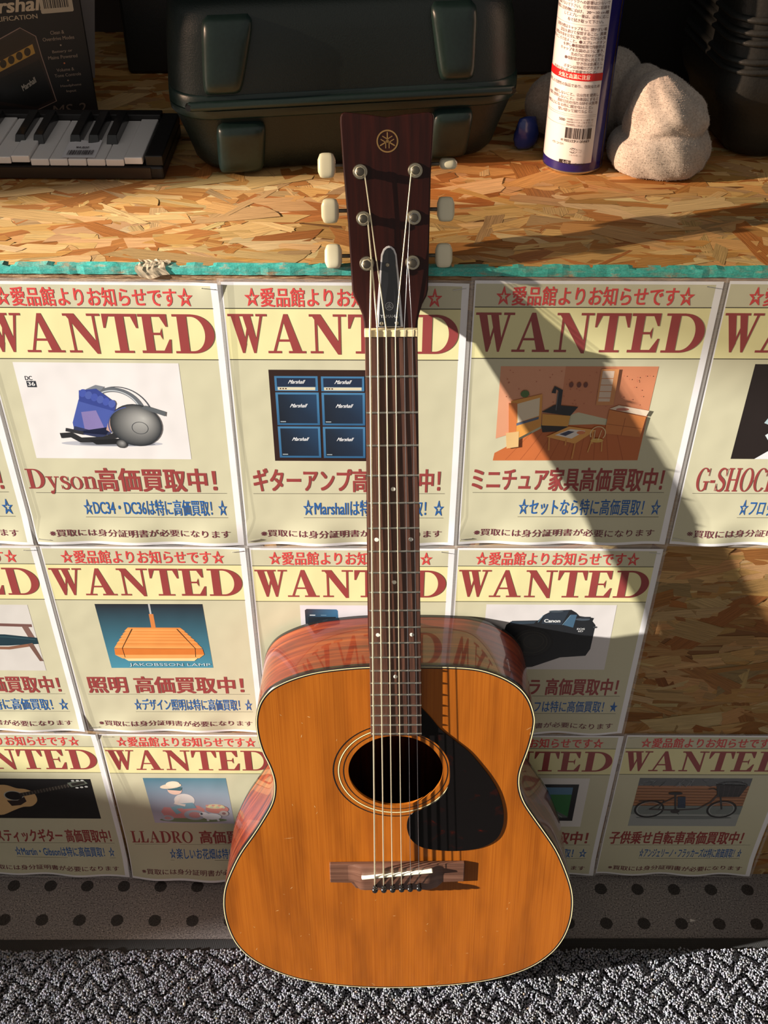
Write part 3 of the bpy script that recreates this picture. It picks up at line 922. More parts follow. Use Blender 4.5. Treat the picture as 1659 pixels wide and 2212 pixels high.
def pic_monitor(d):
    d.rect(70, 84, 180, 188, (216, 210, 204))
    d.rect(98, 96.5, 168, 175, (34, 34, 36)).poly([(104, 103), (161, 103), (161, 122), (104, 122)], (84, 120, 150)).rect(104, 118, 161, 168, (50, 110, 60)).poly([(126, 142), (132, 142), (161, 166), (161, 168), (110, 168)], (90, 94, 92))
    for k in range(5):
        d.line([(129, 142), (118 + 9 * k, 167)], 0.5, (196, 200, 190))

def pic_bicycle(d):
    d.rect(28.2, 84, 169, 187, (150, 152, 148))
    d.rect(28.2, 84, 169, 104, (96, 98, 100)).rect(28.2, 100, 169, 142, (160, 110, 76))
    rr = random.Random(6)
    for k in range(40):
        x = rr.uniform(30, 160)
        d.line([(x, rr.uniform(85, 103)), (x + rr.uniform(2, 8), rr.uniform(85, 103))], 0.6, (140, 144, 146) if k % 2 else (60, 66, 66))
    for k in range(7):
        d.line([(28.5, 106 + 6 * k), (168.5, 107 + 6 * k)], 0.7, (112, 76, 56))
    d.rect(28.2, 142, 169, 160, (116, 122, 118)).ell(98, 168, 62, 3, (116, 120, 118))
    for x in (50, 143):
        d.arc(x, 149, 18, 17.5, 0, 360, 2.6, (38, 36, 36), 36).arc(x, 149, 15.6, 15, 0, 360, 0.7, (170, 172, 172), 30)
        for k in range(8):
            a = R(22 * k + 7)
            d.line([(x - 15 * math.cos(a), 149 - 15 * math.sin(a)), (x + 15 * math.cos(a), 149 + 15 * math.sin(a))], 0.25, (120, 122, 122))
    d.line([(50, 149), (84, 151), (112, 148), (126, 134), (132, 118)], 2.8, (70, 62, 60)).line([(84, 151), (78, 116)], 2.6, (58, 54, 54)).line([(78, 124), (50, 149)], 2, (58, 54, 54)).line([(134, 112), (143, 149)], 2.2, (50, 48, 48)).line([(136, 114), (124, 104), (118, 106)], 1.6, (40, 40, 40))
    d.poly([(82, 122), (92, 122), (96, 146), (86, 146)], (46, 56, 74)).ell(78, 115, 9, 3, (44, 40, 40)).ell(84, 153, 6, 4.6, (56, 52, 52)).line([(84, 153), (90, 160)], 1.4, (60, 58, 58)).line([(34, 132), (66, 130)], 1.4, (50, 48, 48)).line([(66, 130), (62, 149)], 1.2, (50, 48, 48))
    d.poly([(126, 96), (166, 98), (160, 122), (132, 122)], (44, 40, 40)).arc(146, 99, 19, 8, 180, 360, 1.2, (60, 58, 58))
    for k in range(5):
        d.line([(130 + 7 * k, 98), (133 + 6 * k, 121)], 0.5, (80, 76, 74))

def t_dyson(d):
    d.glyphs('Dyson', 5.5, 201, 73, 225.5, DRED, 5).text('高価買取中！', 73, 199, 189.5, 228.5, DRED, TB)
def t_watch(d):
    d.glyphs('G-SHOCK', 12, 199, 92, 228, DRED, 6).text('高価買取中！', 95, 199, 195, 228.5, DRED, TB)
def t_figurine(d):
    d.glyphs('LLADRO', 8.5, 202, 90, 227, DRED, 6).text('高価買取中！', 99, 200, 194, 228.5, DRED, TB)

K = '特に高価買取！☆'
r1, r2, r3 = 0.9085, 0.6058, 0.3035
poster(-0.5658, 0.9068, 'wanted poster at the left picture edge, only its lower corner showing, above the chair', T('高価買取中！', 96), K, pic_plain, 1, 1, 110)
poster(-0.3520, 0.9070, 'wanted poster showing a blue and grey vacuum cleaner', t_dyson, '☆DC34・DC36は特に高価買取！☆', pic_vacuum, 2, 1, 54.7, 196.5)
poster(-0.1390, 0.9076, 'wanted poster showing two stacks of dark blue guitar amplifiers, behind the guitar neck', T('ギターアンプ高価買取中！', 12, 193.5), '☆Marshallは特に高価買取！☆', pic_amps, 3, 1, 59, 198)
poster(0.0755, 0.9103, 'wanted poster showing an orange miniature furniture room with stove and table', T('ミニチュア家具高価買取中！', 9.5, 195), '☆セットなら特に高価買取！☆', pic_room, 4, 1, 57.5, 198)
poster(0.2902, 0.9110, 'wanted poster showing a white wristwatch on black, cut by the right picture edge', t_watch, '☆フロッグマンは特に高価買取！☆', pic_watch, 5, 1, 61, 198)
poster(-0.5656, 0.6058, 'wanted poster showing a wooden armchair with dark teal cushions', T('高価買取中！', 96), K, pic_chair, 6, 2, 110, 198)
poster(-0.3519, 0.6055, 'wanted poster showing an orange tiered wooden pendant lamp', T('照明 高価買取中！', 12.5, 192), '☆デザイン照明は特に高価買取！☆', pic_lamp, 7, 2, 61.6, 199)
poster(-0.1375, 0.6050, 'wanted poster showing a dark phone, mostly hidden behind the guitar body', T('高価買取中！', 96), K, pic_phone, 8, 2, 110, 198)
poster(0.0757, 0.6063, 'wanted poster showing a black camera, right of the guitar neck', T('カメラ 高価買取中！', 60, 194), '☆一眼レフは特に高価買取！★', pic_camera, 9, 2, 60, 198)
poster(-0.5548, 0.3022, 'wanted poster showing an acoustic guitar on black, lowest row at far left', T('アコースティックギター 高価買取中！', 9, 195), '☆Martin・Gibsonは特に高価買取！☆', pic_guitar, 10, 3, 61, 195, curl=0.007)
poster(-0.3411, 0.3017, 'wanted poster showing a figurine of a child riding a pink tractor', t_figurine, '☆楽しいお花畑は特に高価買取！☆', pic_figurine, 11, 3, 55.8, 196, curl=0.012)
poster(0.0793, 0.3035, 'wanted poster showing a small screen with a road, half hidden by the guitar', T('高価買取中！', 96, 193.5), K, pic_monitor, 12, 3, 110, 196, curl=0.002)
poster(0.2930, 0.3054, 'wanted poster showing a bicycle with a front basket, lowest row at right', T('子供乗せ自転車高価買取中！', 8, 185), '☆アンジェリーノ・フラッカーズは特に高価買取！☆', pic_bicycle, 13, 3, 53, 190, curl=0.002)
# ------------------------------------------------------------------ acoustic guitar
NUT = Vector((0.005, 0.7952, CAM_Z - 0.4823))
AL, GA = 0.1635, 0.0175
dn = Vector((math.sin(GA), -math.sin(AL) * math.cos(GA), -math.cos(AL) * math.cos(GA)))
gx_ = (Vector((1, 0, 0)) - dn * dn.x).normalized()
gn = dn.cross(gx_)
MG = Matrix((gx_, -dn, gn)).transposed().to_4x4()
MG.translation = NUT
guitar = tag(empty('acoustic_guitar', MG), 'six string acoustic guitar with orange spruce top leaning upright on the counter', 'guitar')
SCALE = 0.642
FZ = -0.006            # soundboard surface below the fingerboard surface

def wood(name, c_lo, c_mid, c_hi, sc, rough=0.35, coat=0.0, coat_rough=0.1, kind='Object', bump=0.0, smear=None, spec=0.4):
    t = NT(name).set(Roughness=rough, Coat_Weight=coat, Coat_Roughness=coat_rough, Specular_IOR_Level=spec)
    f = t.noise(t.coords(sc, kind), 1.0, 4, 0.6, 0.3)
    c = t.ramp(f, [(0.3, c_lo), (0.5, c_mid), (0.72, c_hi)])
    if smear:
        g = t.noise(t.coords(smear, kind), 1.0, 3, 0.55)
        c = t.mix(c, t.ramp(g, [(0.3, (0.66, 0.62, 0.6)), (0.55, (1, 1, 1)), (0.75, (1.12, 1.15, 1.2))]), 1.0, 'MULTIPLY')
    t.base(c)
    if bump:
        t.bump(f, bump, 0.0005)
    return t.m
M_TOP = wood('aged_spruce', (0.25, 0.062, 0.004), (0.305, 0.083, 0.006), (0.345, 0.100, 0.008), (760, 4, 20), 0.42, 0.2, 0.2, smear=(30, 5, 10), spec=0.2)
M_SIDE = wood('red_mahogany', (0.05, 0.006, 0.003), (0.15, 0.018, 0.005), (0.28, 0.058, 0.011), (7, 150, 1), 0.3, 0.9, 0.04, 'UV', smear=(12, 26, 1))
M_NECK = wood('neck_mahogany', (0.03, 0.006, 0.004), (0.06, 0.012, 0.006), (0.1, 0.022, 0.01), (160, 9, 60), 0.3, 0.7, 0.06)
M_HEAD = wood('dark_headstock_veneer', (0.016, 0.003, 0.002), (0.026, 0.0045, 0.003), (0.045, 0.007, 0.004), (160, 9, 60), 0.4, 0.12, 0.12, spec=0.22)
M_ROSE = wood('rosewood', (0.03, 0.010, 0.006), (0.062, 0.023, 0.013), (0.105, 0.043, 0.025), (420, 11, 60), 0.48, 0.15, 0.2, bump=0.2)
M_BRDG = wood('bridge_rosewood', (0.06, 0.025, 0.014), (0.11, 0.046, 0.027), (0.16, 0.074, 0.045), (9, 420, 60), 0.45, 0.2, 0.2, bump=0.15)
M_IVORY = plain('aged_ivory_plastic', (0.78, 0.62, 0.34), 0.3, coat=0.5)
M_BUTTON = plain('cream_button_plastic', (0.74, 0.66, 0.46), 0.25, coat=0.6)
M_SADDLE = plain('pale_saddle', (0.85, 0.8, 0.62), 0.3)
M_BLACK = plain('gloss_black', (0.008, 0.007, 0.007), 0.18, coat=0.5)
M_BIND = plain('cream_binding', (0.8, 0.66, 0.36), 0.35)
M_NICKEL = plain('worn_nickel', (0.42, 0.37, 0.28), 0.38, 1.0)
M_STEELD = plain('dark_tarnished_steel', (0.16, 0.14, 0.11), 0.4, 1.0)
M_BRONZE = plain('bronze_string', (1.0, 0.9, 0.66), 0.5, 1.0)
M_STEEL = plain('steel_string', (0.75, 0.77, 0.8), 0.3, 1.0)
M_FRET = plain('fret_wire', (0.62, 0.58, 0.48), 0.3, 1.0)
M_PEARL = plain('pearl_dot', (0.6, 0.57, 0.5), 0.25)
M_GOLD = plain('gold_inlay', (0.3, 0.17, 0.06), 0.4, 0.3)
M_SILVER = plain('engraved_white', (0.45, 0.45, 0.46), 0.4)
t = NT('tortoise_pickguard').set(Roughness=0.15, Specular_IOR_Level=0.22)
nz = t.noise(t.coords((38, 38, 38)), 1.0, 3, 0.6, 0.6)
t.base(t.ramp(nz, [(0.60, (0.005, 0.004, 0.004)), (0.68, (0.016, 0.004, 0.003)), (0.74, (0.10, 0.008, 0.005))]))
M_GUARD = t.m
M_INSIDE = plain('unfinished_inside_wood', (0.07, 0.03, 0.014), 0.8)

OUT = [(-0.0241, -.3559), (-.047, -.3575), (-.0752, -.3614), (-.0966, -.3677), (-.1156, -.3766), (-.129, -.3866), (-.1389, -.4015), (-.1439, -.4183), (-.1455, -.4335), (-.1444, -.4528), (-.1409, -.4725), (-.1358, -.4885), (-.1324, -.5051), (-.1317, -.5212), (-.1351, -.5427), (-.1448, -.5646), (-.1615, -.5963), (-.1771, -.6229), (-.1908, -.6548), (-.2002, -.6828), (-.2037, -.7075), (-.2042, -.7286), (-.2018, -.7521), (-.1957, -.7784), (-.1831, -.8029), (-.1638, -.8232), (-.1357, -.842), (-.1065, -.8539), (-.0768, -.8605), (-.047, -.8644), (-.0141, -.8661), (.0187, -.8655), (.0573, -.8625), (.0871, -.8583), (.1167, -.8513), (.1459, -.8391), (.1683, -.8242), (.1878, -.8018), (.2003, -.7754), (.2066, -.7449), (.2074, -.7192), (.2058, -.6987), (.2016, -.6782), (.1926, -.6498), (.1811, -.6202), (.1657, -.5917), (.1508, -.5652), (.1406, -.5453), (.135, -.5251), (.1341, -.5073), (.1363, -.4928), (.1411, -.4726), (.1444, -.4531), (.1462, -.4338), (.145, -.4215), (.1391, -.4018), (.1283, -.3848), (.112, -.3719), (.094, -.3631), (.0761, -.3585), (.0505, -.3567), (.0253, -.356)]
dense = catmull(OUT, 6)
for _ in range(6):      # take the hand jitter out of the outline
    dense = [(dense[i - 1] + dense[i] * 2 + dense[(i + 1) % len(dense)]) / 4 for i in range(len(dense))]
HC = Vector((0.0003, -0.4995, 0))
HR = 0.0507
def offset_loop(d):
    out = []
    n = len(dense)
    for i, p in enumerate(dense):
        tg = (dense[(i + 1) % n] - dense[i - 1]).normalized()
        out.append(p + Vector((-tg.y, tg.x, 0)) * d)
    return out
area = sum(dense[i - 1].x * dense[i].y - dense[i].x * dense[i - 1].y for i in range(len(dense)))
SG = 1 if area > 0 else -1
def depth(y):
    return 0.088 + 0.018 * (-y - 0.356) / 0.51
n = len(dense)
# soundboard with its sound hole
inner = offset_loop(SG * 0.0028)
V, F = [], []
for p in inner:
    V.append((p.x, p.y, FZ))
for p in inner:
    d = (p - HC).normalized()
    V.append((HC.x + d.x * HR, HC.y + d.y * HR, FZ))
for p in inner:
    d = (p - HC).normalized()
    V.append((HC.x + d.x * HR, HC.y + d.y * HR, FZ - 0.003))
for p in inner:
    V.append((p.x, p.y, FZ - 0.003))
for i in range(n):
    j = (i + 1) % n
    F += [(i, j, n + j, n + i), (n + i, n + j, 2 * n + j, 2 * n + i), (2 * n + i, 2 * n + j, 3 * n + j, 3 * n + i)]
bm = bmesh.new()
bv = [bm.verts.new(v) for v in V]
for f in F:
    bm.faces.new([bv[i] for i in f])
link('soundboard', bm_done(bm, 'soundboard'), M_TOP, guitar)['label'] = 'orange spruce top with round sound hole'
# sides and back
def strip(name, loops, mat, parent, smooth=True, uv=False):
    m = len(loops)
    V = [v for L in loops for v in L]
    F = []
    for k in range(m - 1):
        for i in range(n):
            j = (i + 1) % n
            F.append((k * n + i, k * n + j, (k + 1) * n + j, (k + 1) * n + i))
    me = mesh(name, V, F, smooth)
    if uv:
        s = [0.0]
        for i in range(n):
            s.append(s[-1] + (dense[(i + 1) % n] - dense[i]).length)
        U = []
        for k in range(m - 1):
            for i in range(n):
                U += [(s[i], k * .1), (s[i + 1], k * .1), (s[i + 1], (k + 1) * .1), (s[i], (k + 1) * .1)]
        u = me.uv_layers.new(name='UVMap')
        u.data.foreach_set('uv', np.array(U, dtype=np.float32).ravel())
    return link(name, me, mat, parent)
def zl(L, f):
    return [(p.x, p.y, f(p)) for p in L]
o1 = offset_loop(SG * 0.0008)
strip('side', [zl(dense, lambda p: FZ - 0.0022), zl(dense, lambda p: FZ - depth(p.y) + 0.003)], M_SIDE, guitar, uv=True)['label'] = 'glossy red mahogany sides'
strip('inner_lining', [zl(inner, lambda p: FZ - 0.003), zl(inner, lambda p: FZ - depth(p.y) + 0.004)], M_INSIDE, guitar)
bl = zl(o1, lambda p: FZ - depth(p.y))
me = mesh('back', bl + zl(dense, lambda p: FZ - depth(p.y) + 0.003), [tuple(range(n))] + [(i, (i + 1) % n, n + (i + 1) % n, n + i) for i in range(n)])
link('back', me, M_NECK, guitar)
strip('edge_cap', [zl(dense, lambda p: FZ - 0.0024), zl(dense, lambda p: FZ - 0.0005), zl(offset_loop(SG * 0.0005), lambda p: FZ + 0.00006)], M_BLACK, guitar)['label'] = 'black rounded top edge'
strip('edge_binding', [zl(offset_loop(SG * 0.0005), lambda p: FZ + 0.00006), zl(offset_loop(SG * 0.0014), lambda p: FZ + 0.00006)], M_BIND, guitar)['label'] = 'thin cream line round the top edge'
strip('purfling', [zl(offset_loop(SG * 0.0014), lambda p: FZ + 0.00006), zl(offset_loop(SG * 0.0022), lambda p: FZ + 0.00006), zl(offset_loop(SG * 0.003), lambda p: FZ)], M_BLACK, guitar)['label'] = 'thin black line inside the binding'
strip('side_line', [zl(offset_loop(-SG * 0.0002), lambda p: FZ - 0.0024), zl(offset_loop(-SG * 0.0002), lambda p: FZ - 0.0052)], M_BLACK, guitar)['label'] = 'black line below the binding'
strip('side_line', [zl(offset_loop(-SG * 0.0002), lambda p: FZ - depth(p.y) + 0.0055), zl(offset_loop(-SG * 0.0002), lambda p: FZ - depth(p.y) + 0.001)], M_BLACK, guitar)['label'] = 'black binding round the back edge'
# rosette
def annulus(r0, r1, z):
    m = MB()
    N = 96
    V = [(HC.x + r * math.cos(2 * math.pi * k / N), HC.y + r * math.sin(2 * math.pi * k / N), z) for r in (r0, r1) for k in range(N)]
    return m.add(V, [(k, (k + 1) % N, N + (k + 1) % N, N + k) for k in range(N)])
ros = MB()
for r0, r1 in ((.0555, .0565), (.0663, .0676), (.0603, .0608), (.0619, .0624)):
    a = annulus(r0, r1, FZ + 0.0001)
    ros.add(a.v, a.f)
rb = ros.obj('rosette', M_BLACK, guitar)
rb['label'] = 'black rings around the sound hole'
annulus(.0608, .0619, FZ + 0.00012).obj('cream_ring', M_BIND, rb)
# pickguard
PG = [(.0235, -.4040), (.0265, -.4081), (.0371, -.4226), (.0474, -.4386), (.0623, -.4542), (.0775, -.47), (.0901, -.4884), (.1012, -.5067), (.111, -.5276), (.1169, -.5486), (.1193, -.5678), (.1185, -.5851), (.1139, -.6004), (.105, -.6106), (.0927, -.6172), (.0784, -.6205), (.0625, -.6214), (.0468, -.6198), (.0326, -.6166), (.0232, -.6106), (.0162, -.6009), (.0128, -.5884), (.0123, -.5776), (.0142, -.5679), (.0185, -.5615), (.0277, -.5562), (.0383, -.5486), (.0473, -.5402), (.0542, -.5292), (.0578, -.5168), (.0588, -.5025), (.0568, -.4837), (.0508, -.4698), (.0433, -.4592), (.0345, -.452), (.0270, -.4475), (.0235, -.443)]
MB().prism([(p.x, p.y) for p in catmull(PG, 4)], FZ + 0.0001, FZ + 0.0012).obj('pickguard', M_GUARD, guitar, bevel=0.0005)['label'] = 'glossy dark tortoise pickguard'
# neck, heel
secs = []
for y, w, tk in ((0.004, .0216, .0145), (-.05, .0224, .0150), (-.15, .0238, .0160), (-.28, .0254, .0178), (-.315, .0256, .021), (-.335, .0250, .034), (-.348, .0238, .062), (-.3565, .0225, .084)):
    L = [(-w, y, FZ + .0002)]
    for k in range(13):
        a = math.pi * k / 12
        L.append((-w * math.cos(a), y, FZ - tk * math.sin(a) ** 0.8))
    L.append((w, y, FZ + .0002))
    secs.append(L)
MB().loft(secs).obj('neck', M_NECK, guitar, smooth=True, angle=50)['label'] = 'dark red mahogany neck and heel'
fb = MB().prism([(-.0219, 0), (-.0252, -.4433), (.0279, -.4433), (.0222, 0)], FZ + 0.0001, 0.0).obj('fretboard', M_ROSE, guitar, bevel=0.0006)
fb['label'] = 'brown rosewood fingerboard'
def fby(y):
    q = -y / .4433
    return -.0219 - .0033 * q, .0222 + .0057 * q
for k in range(1, 21):
    y = -SCALE * (1 - 2 ** (-k / 12))
    a, b = fby(y)
    MB().tube([(a, y, .0003), (b, y, .0003)], 0.0011, 8).obj('fret', M_FRET, fb)
def mid(k):
    return -SCALE * (1 - (2 ** (-k / 12) + 2 ** (-(k - 1) / 12)) / 2)
for k, offs in ((5, (0,)), (7, (-1, 1)), (9, (0,)), (12, (-1, 1)), (15, (0,))):
    a, b = fby(mid(k))
    for q in offs:
        MB().lathe([(0.0, 0), (.0021, 0), (.0021, .0004), (0, .0005)], ((a + b) / 2 + q * (b - a) * .33, mid(k), 0), 14).obj('position_marker', M_PEARL, fb)
nut = MB().prism([(-.0222, 0), (.0224, 0), (.0224, .0062), (-.0222, .0062)], -.004, .0016).obj('nut', M_IVORY, guitar, bevel=.0006)
nut['label'] = 'yellowed ivory coloured nut'
# bridge
brd = MB().prism([(-.0758, -.6382), (.0778, -.6374), (.0777, -.6677), (.0515, -.6690), (.0440, -.678), (.036, -.6795), (-.040, -.6795), (-.0470, -.678), (-.0520, -.6690), (-.0762, -.6684)][::-1], FZ + .0001, FZ + .0045)
bo = brd.obj('bridge', M_BRDG, guitar, bevel=.0009)
bo['label'] = 'brown rosewood bridge with flat wings'
secs = []
for x, z in ((-.056, .0044), (-.049, .0052), (-.042, .0082), (-.036, .009), (.034, .009), (.040, .0082), (.047, .0052), (.054, .0044)):
    lo = -.6690 if abs(x) > .047 else -.6785
    secs.append([(x, -.6383, FZ + .003), (x, -.6388, FZ + z - .0012), (x, -.640, FZ + z), (x, lo + .004, FZ + z), (x, lo + .001, FZ + z - .0014), (x, lo, FZ + .003)])
MB().loft(secs).obj('bridge_hump', M_BRDG, bo, smooth=True, angle=40)
MB().prism([(-.0389, -.6552), (.0418, -.6446), (.0408, -.6413), (-.0398, -.6520)], FZ + .006, .0062).obj('saddle', M_SADDLE, bo, bevel=.0007)['label'] = 'white slanted saddle'
PINS = [(-.0245, -.6685), (-.0144, -.6683), (-.0043, -.6680), (.0059, -.6674), (.0157, -.6668), (.0259, -.6660)]
for x, y in PINS:
    MB().lathe([(.0018, 0), (.0026, .003), (.0029, .0035), (.0029, .0044), (.0022, .0048), (.0030, .0055), (.0035, .0072), (.003, .0088), (.0016, .0098), (.0, .010)], (x, y, FZ + .0085), 16).obj('bridge_pin', M_BLACK, bo, smooth=True)
# headstock
MH = Matrix.Translation((0, 0, -.002)) @ Matrix.Rotation(R(-14), 4, 'X')
HS = [(-.0222, .0045), (-.0228, .0120), (-.0240, .0180), (-.0269, .0255), (-.0305, .0325), (-.0319, .0375), (-.0325, .0527), (-.0342, .0915), (-.0372, .134), (-.0389, .1690), (-.0387, .1730), (-.0375, .1757), (-.0348, .1766), (-.0183, .1748), (-.0022, .1724), (.0146, .1745), (.0315, .1758), (.0345, .1750), (.0356, .1728), (.0357, .1690), (.0333, .1285), (.0319, .0713), (.0311, .0375), (.0300, .0325), (.0262, .0255), (.0238, .0180), (.0226, .0120), (.0223, .0045)]
hd = MB().prism(HS[::-1], -.0145, 0).obj('headstock', M_HEAD, guitar, bevel=.0012)
hd.matrix_basis = MH
hd['label'] = 'dark red-black tapered headstock with notched top'
def forks(m, cx, cy, r, z, tk):
    """ring with three crossed tuning forks"""
    N = 40
    V = [(cx + q * math.cos(2 * math.pi * k / N), cy + q * math.sin(2 * math.pi * k / N), z) for q in (r, r * (1 - tk)) for k in range(N)]
    m.add(V, [(k, (k + 1) % N, N + (k + 1) % N, N + k) for k in range(N)])
    for a in (90, 210, 330):
        c, s = math.cos(R(a)), math.sin(R(a))
        def P(u, v):
            return (cx + (u * c - v * s) * r, cy + (u * s + v * c) * r, z)
        w = tk * .42
        m.add([P(.02, -w), P(.72, -w * 1.1), P(.84, 0), P(.72, w * 1.1), P(.02, w)], [(0, 1, 2, 3, 4)])
        for sg in (-1, 1):
            m.add([P(.1, sg * w), P(-.18, sg * (w + .06)), P(-.62, sg * (w + .06)), P(-.62, sg * (w + .06 + .085)), P(-.14, sg * (w + .06 + .085)), P(.12, sg * w * 1.8)], [(0, 1, 2, 3, 4, 5)])
    return m
forks(MB(), -.0014, .1543, .0087, .0002, .13).obj('emblem', M_GOLD, hd)['label'] = 'gold ring with three crossed tuning forks'
cov = [(-.0123, .0072), (-.0108, .028), (-.0090, .050), (-.0074, .0665), (-.0055, .0708), (-.003, .0728), (-.001, .0733), (.001, .0728), (.0034, .0708), (.0052, .0665), (.0068, .050), (.0086, .028), (.0102, .0072)]
cw = MB().prism(cov[::-1], .0001, .0012).obj('truss_rod_cover', plain('white_cover_edge', (0.62, 0.6, 0.62), 0.2, coat=.6), guitar, bevel=.0003)
cw.matrix_basis = MH
cw['label'] = 'black bell shaped cover plate with pale edge'
cc_ = [(-.001 + (x + .001) * .82, .0385 + (y - .0385) * (.985 if y < .04 else .955)) for x, y in cov]
MB().prism(cc_[::-1], .0012, .0017).obj('cover_face', plain('cover_black', (0.012, 0.012, 0.014), 0.12, coat=.8), cw, bevel=.0002)
forks(MB(), -.0012, .0245, .0034, .00182, .14).obj('emblem', M_SILVER, cw)
v, fs = text_polys('YAMAHA', 0.0)
MB().add([(-.0086 + x * .0148, .0150 + y * .0026, .00183) for x, y, _l in v], fs).obj('engraved_lettering', M_SILVER, cw)
for x, y in ((-.0024, .058), (-.0076, .0103), (.0049, .0106)):
    MB().lathe([(.0, .0006), (.0014, .0004), (.0017, 0), (.0017, -.0006), (0, -.0006)][::-1], (x, y, .0019), 14).obj('screw', M_NICKEL, cw, smooth=True)
POST = [(-.0192, .0592), (-.0213, .095), (-.0233, .1313), (.0209, .1318), (.0196, .0954), (.0184, .0596)]
BTN = [(-.0473, .0645), (-.0491, .1008), (-.051, .1365), (.0476, .1368), (.0459, .1012), (.0444, .0642)]
for i, ((x, u), (bx_, bu)) in enumerate(zip(POST, BTN)):
    tm = link('tuning_machine', MB().lathe([(.0062, 0), (.0062, .0008), (.0056, .0016), (.0042, .0019), (.0042, .003)], (x, u, 0), 24).me('tuning_machine', True, 40), M_NICKEL, guitar)
    tm.matrix_basis = MH
    MB().lathe([(.0034, 0), (.0034, .0062), (.0030, .0066), (.0030, .0088), (.0034, .0092), (.0032, .0110), (.002, .0117), (0, .0118)], (x, u, .001), 20).obj('string_post', M_STEELD, tm, smooth=True, angle=40)
    sgn = -1 if x < 0 else 1
    MB().box((x - .008, u - .010, -.0168), (x + .008, u + .010, -.0146)).obj('gear_plate', M_NICKEL, tm, bevel=.0005)
    MB().tube([(x + sgn * .004, bu, -.0125 if False else -.0166), (bx_ - sgn * .004, bu, -.0145)], .0016, 10).obj('worm_shaft', M_STEELD, tm)
    ang = 0.0 if i != 3 else math.pi / 2
    Mb = Matrix.Translation((bx_, bu, -.0135)) @ Matrix.Rotation(ang + (.12 if i % 2 else -.1), 4, 'X')
    loops = []
    for q in range(9):
        tt = -1 + 2 * q / 8
        e = max(0.0, 1 - abs(tt) ** 3.2) ** .45
        sx, su = .0072 * tt, .0101 * (.55 + .45 * e) * (1 if abs(tt) < .99 else .9)
        sw = .0042 * (.5 + .5 * e)
        loops.append([Mb @ Vector((sx, su * math.copysign(abs(math.cos(a)) ** .55, math.cos(a)), sw * math.copysign(abs(math.sin(a)) ** .8, math.sin(a)))) for a in [2 * math.pi * k / 24 for k in range(24)]])
    MB().loft(loops).obj('button', M_BUTTON, tm, smooth=True, angle=60)['label'] = 'cream plastic tuner button'
# strings, bass at left
SN = [-.0174, -.011, -.0038, .0038, .011, .0177]
SS = [-.0243, -.0144, -.0047, .0058, .016, .0254]
RAD = [.00084, .00072, .00060, .00050, .00026, .00021]
for i in range(6):
    x, u = POST[i]
    s = 1 if i < 3 else -1
    pts = []
    for k in range(15):      # turns on the post
        a = math.pi + k * .9 if s > 0 else -k * .9
        pts.append(MH @ Vector((x + .0037 * math.cos(a), u + .0037 * math.sin(a) * (1 if True else 1), .0088 - .00012 * k)))
    q = (MH @ Vector((x + s * .0036, u - .002, .0075)))
    pts = pts[:-1] + [q, Vector((SN[i], .0055, .0022)), Vector((SN[i], .001, .0021)), Vector((SS[i], -.648 + i * .0016 + .0, .0068)), Vector((PINS[i][0], PINS[i][1] + .0028, .0042)), Vector((PINS[i][0], PINS[i][1] + .0012, .0028))]
    MB().tube(pts, RAD[i], 8).obj('string', M_BRONZE if i < 4 else M_STEEL, guitar, smooth=True)['label'] = 'golden wound string' if i < 4 else 'thin plain steel string'
# old scratches in the lacquer
rg = random.Random(12)
m = MB()
for x, y, L in [(-.12, -.60, .012), (-.17, -.79, .005), (.085, -.80, .004), (.14, -.44, .008), (.142, -.447, .005), (.13, -.72, .004), (.132, -.71, .003), (-.187, -.76, .004), (-.17, -.75, .003), (.12, -.76, .004), (-.03, -.858, .008), (.05, -.855, .01)] + [(rg.uniform(-.15, .16), rg.uniform(-.83, -.68), rg.uniform(.002, .005)) for _ in range(16)] + [(rg.uniform(-.12, -.06), rg.uniform(-.6, -.38), rg.uniform(.002, .006)) for _ in range(8)]:
    a, w = rg.uniform(0, 3.1), rg.uniform(.0002, .0005)
    dx, dy = math.cos(a) * L / 2, math.sin(a) * L / 2
    px_, py_ = -math.sin(a) * w / 2, math.cos(a) * w / 2
    m.add([(x - dx, y - dy, FZ + .00008), (x + px_, y + py_, FZ + .00008), (x + dx, y + dy, FZ + .00008), (x - px_, y - py_, FZ + .00008)], [(0, 1, 2, 3)])
o = m.obj('scratches', plain('bare_wood_scratch', (0.72, 0.5, 0.24), 0.6), guitar)
o['kind'] = 'stuff'
o['label'] = 'pale scratches in the lacquer'
# ------------------------------------------------------------------ things on the counter
# hard instrument case
def dark_plastic(name, c, bump=0.5, scale=700, rough=0.42):
    t = NT(name).set(Roughness=rough, Specular_IOR_Level=0.5)
    f = t.noise(t.coords((scale,) * 3), 1.0, 3, 0.6)
    t.base(t.mix(tuple(q * .75 for q in c), tuple(q * 1.3 for q in c), f))
    t.bump(f, bump, 0.0006)
    return t.m
M_CASE = dark_plastic('pebbled_green_black_plastic', (0.008, 0.015, 0.0135))
M_RIM = dark_plastic('smooth_green_black_rim', (0.011, 0.026, 0.023), 0.15, 300, 0.33)
case = tag(empty('instrument_case', loc=(-.032, 1.0245, ZT), rotz=R(9.5)), 'large dark green hard plastic case with moulded feet, lying behind the guitar', 'case')
def shell(name, loops, mat, parent, n=8, smooth=True, angle=55):
    return MB().loft([rrect(hx, hy, r, z, n, (0, cy)) for z, hx, hy, r, cy in loops]).obj(name, mat, parent, smooth=smooth, angle=angle)
shell('lower_shell', [(.0002, .136, .062, .03, .09), (.003, .143, .071, .034, .09), (.010, .148, .077, .036, .09), (.030, .154, .081, .038, .09), (.056, .163, .086, .04, .09), (.058, .164, .087, .04, .09)], M_CASE, case)
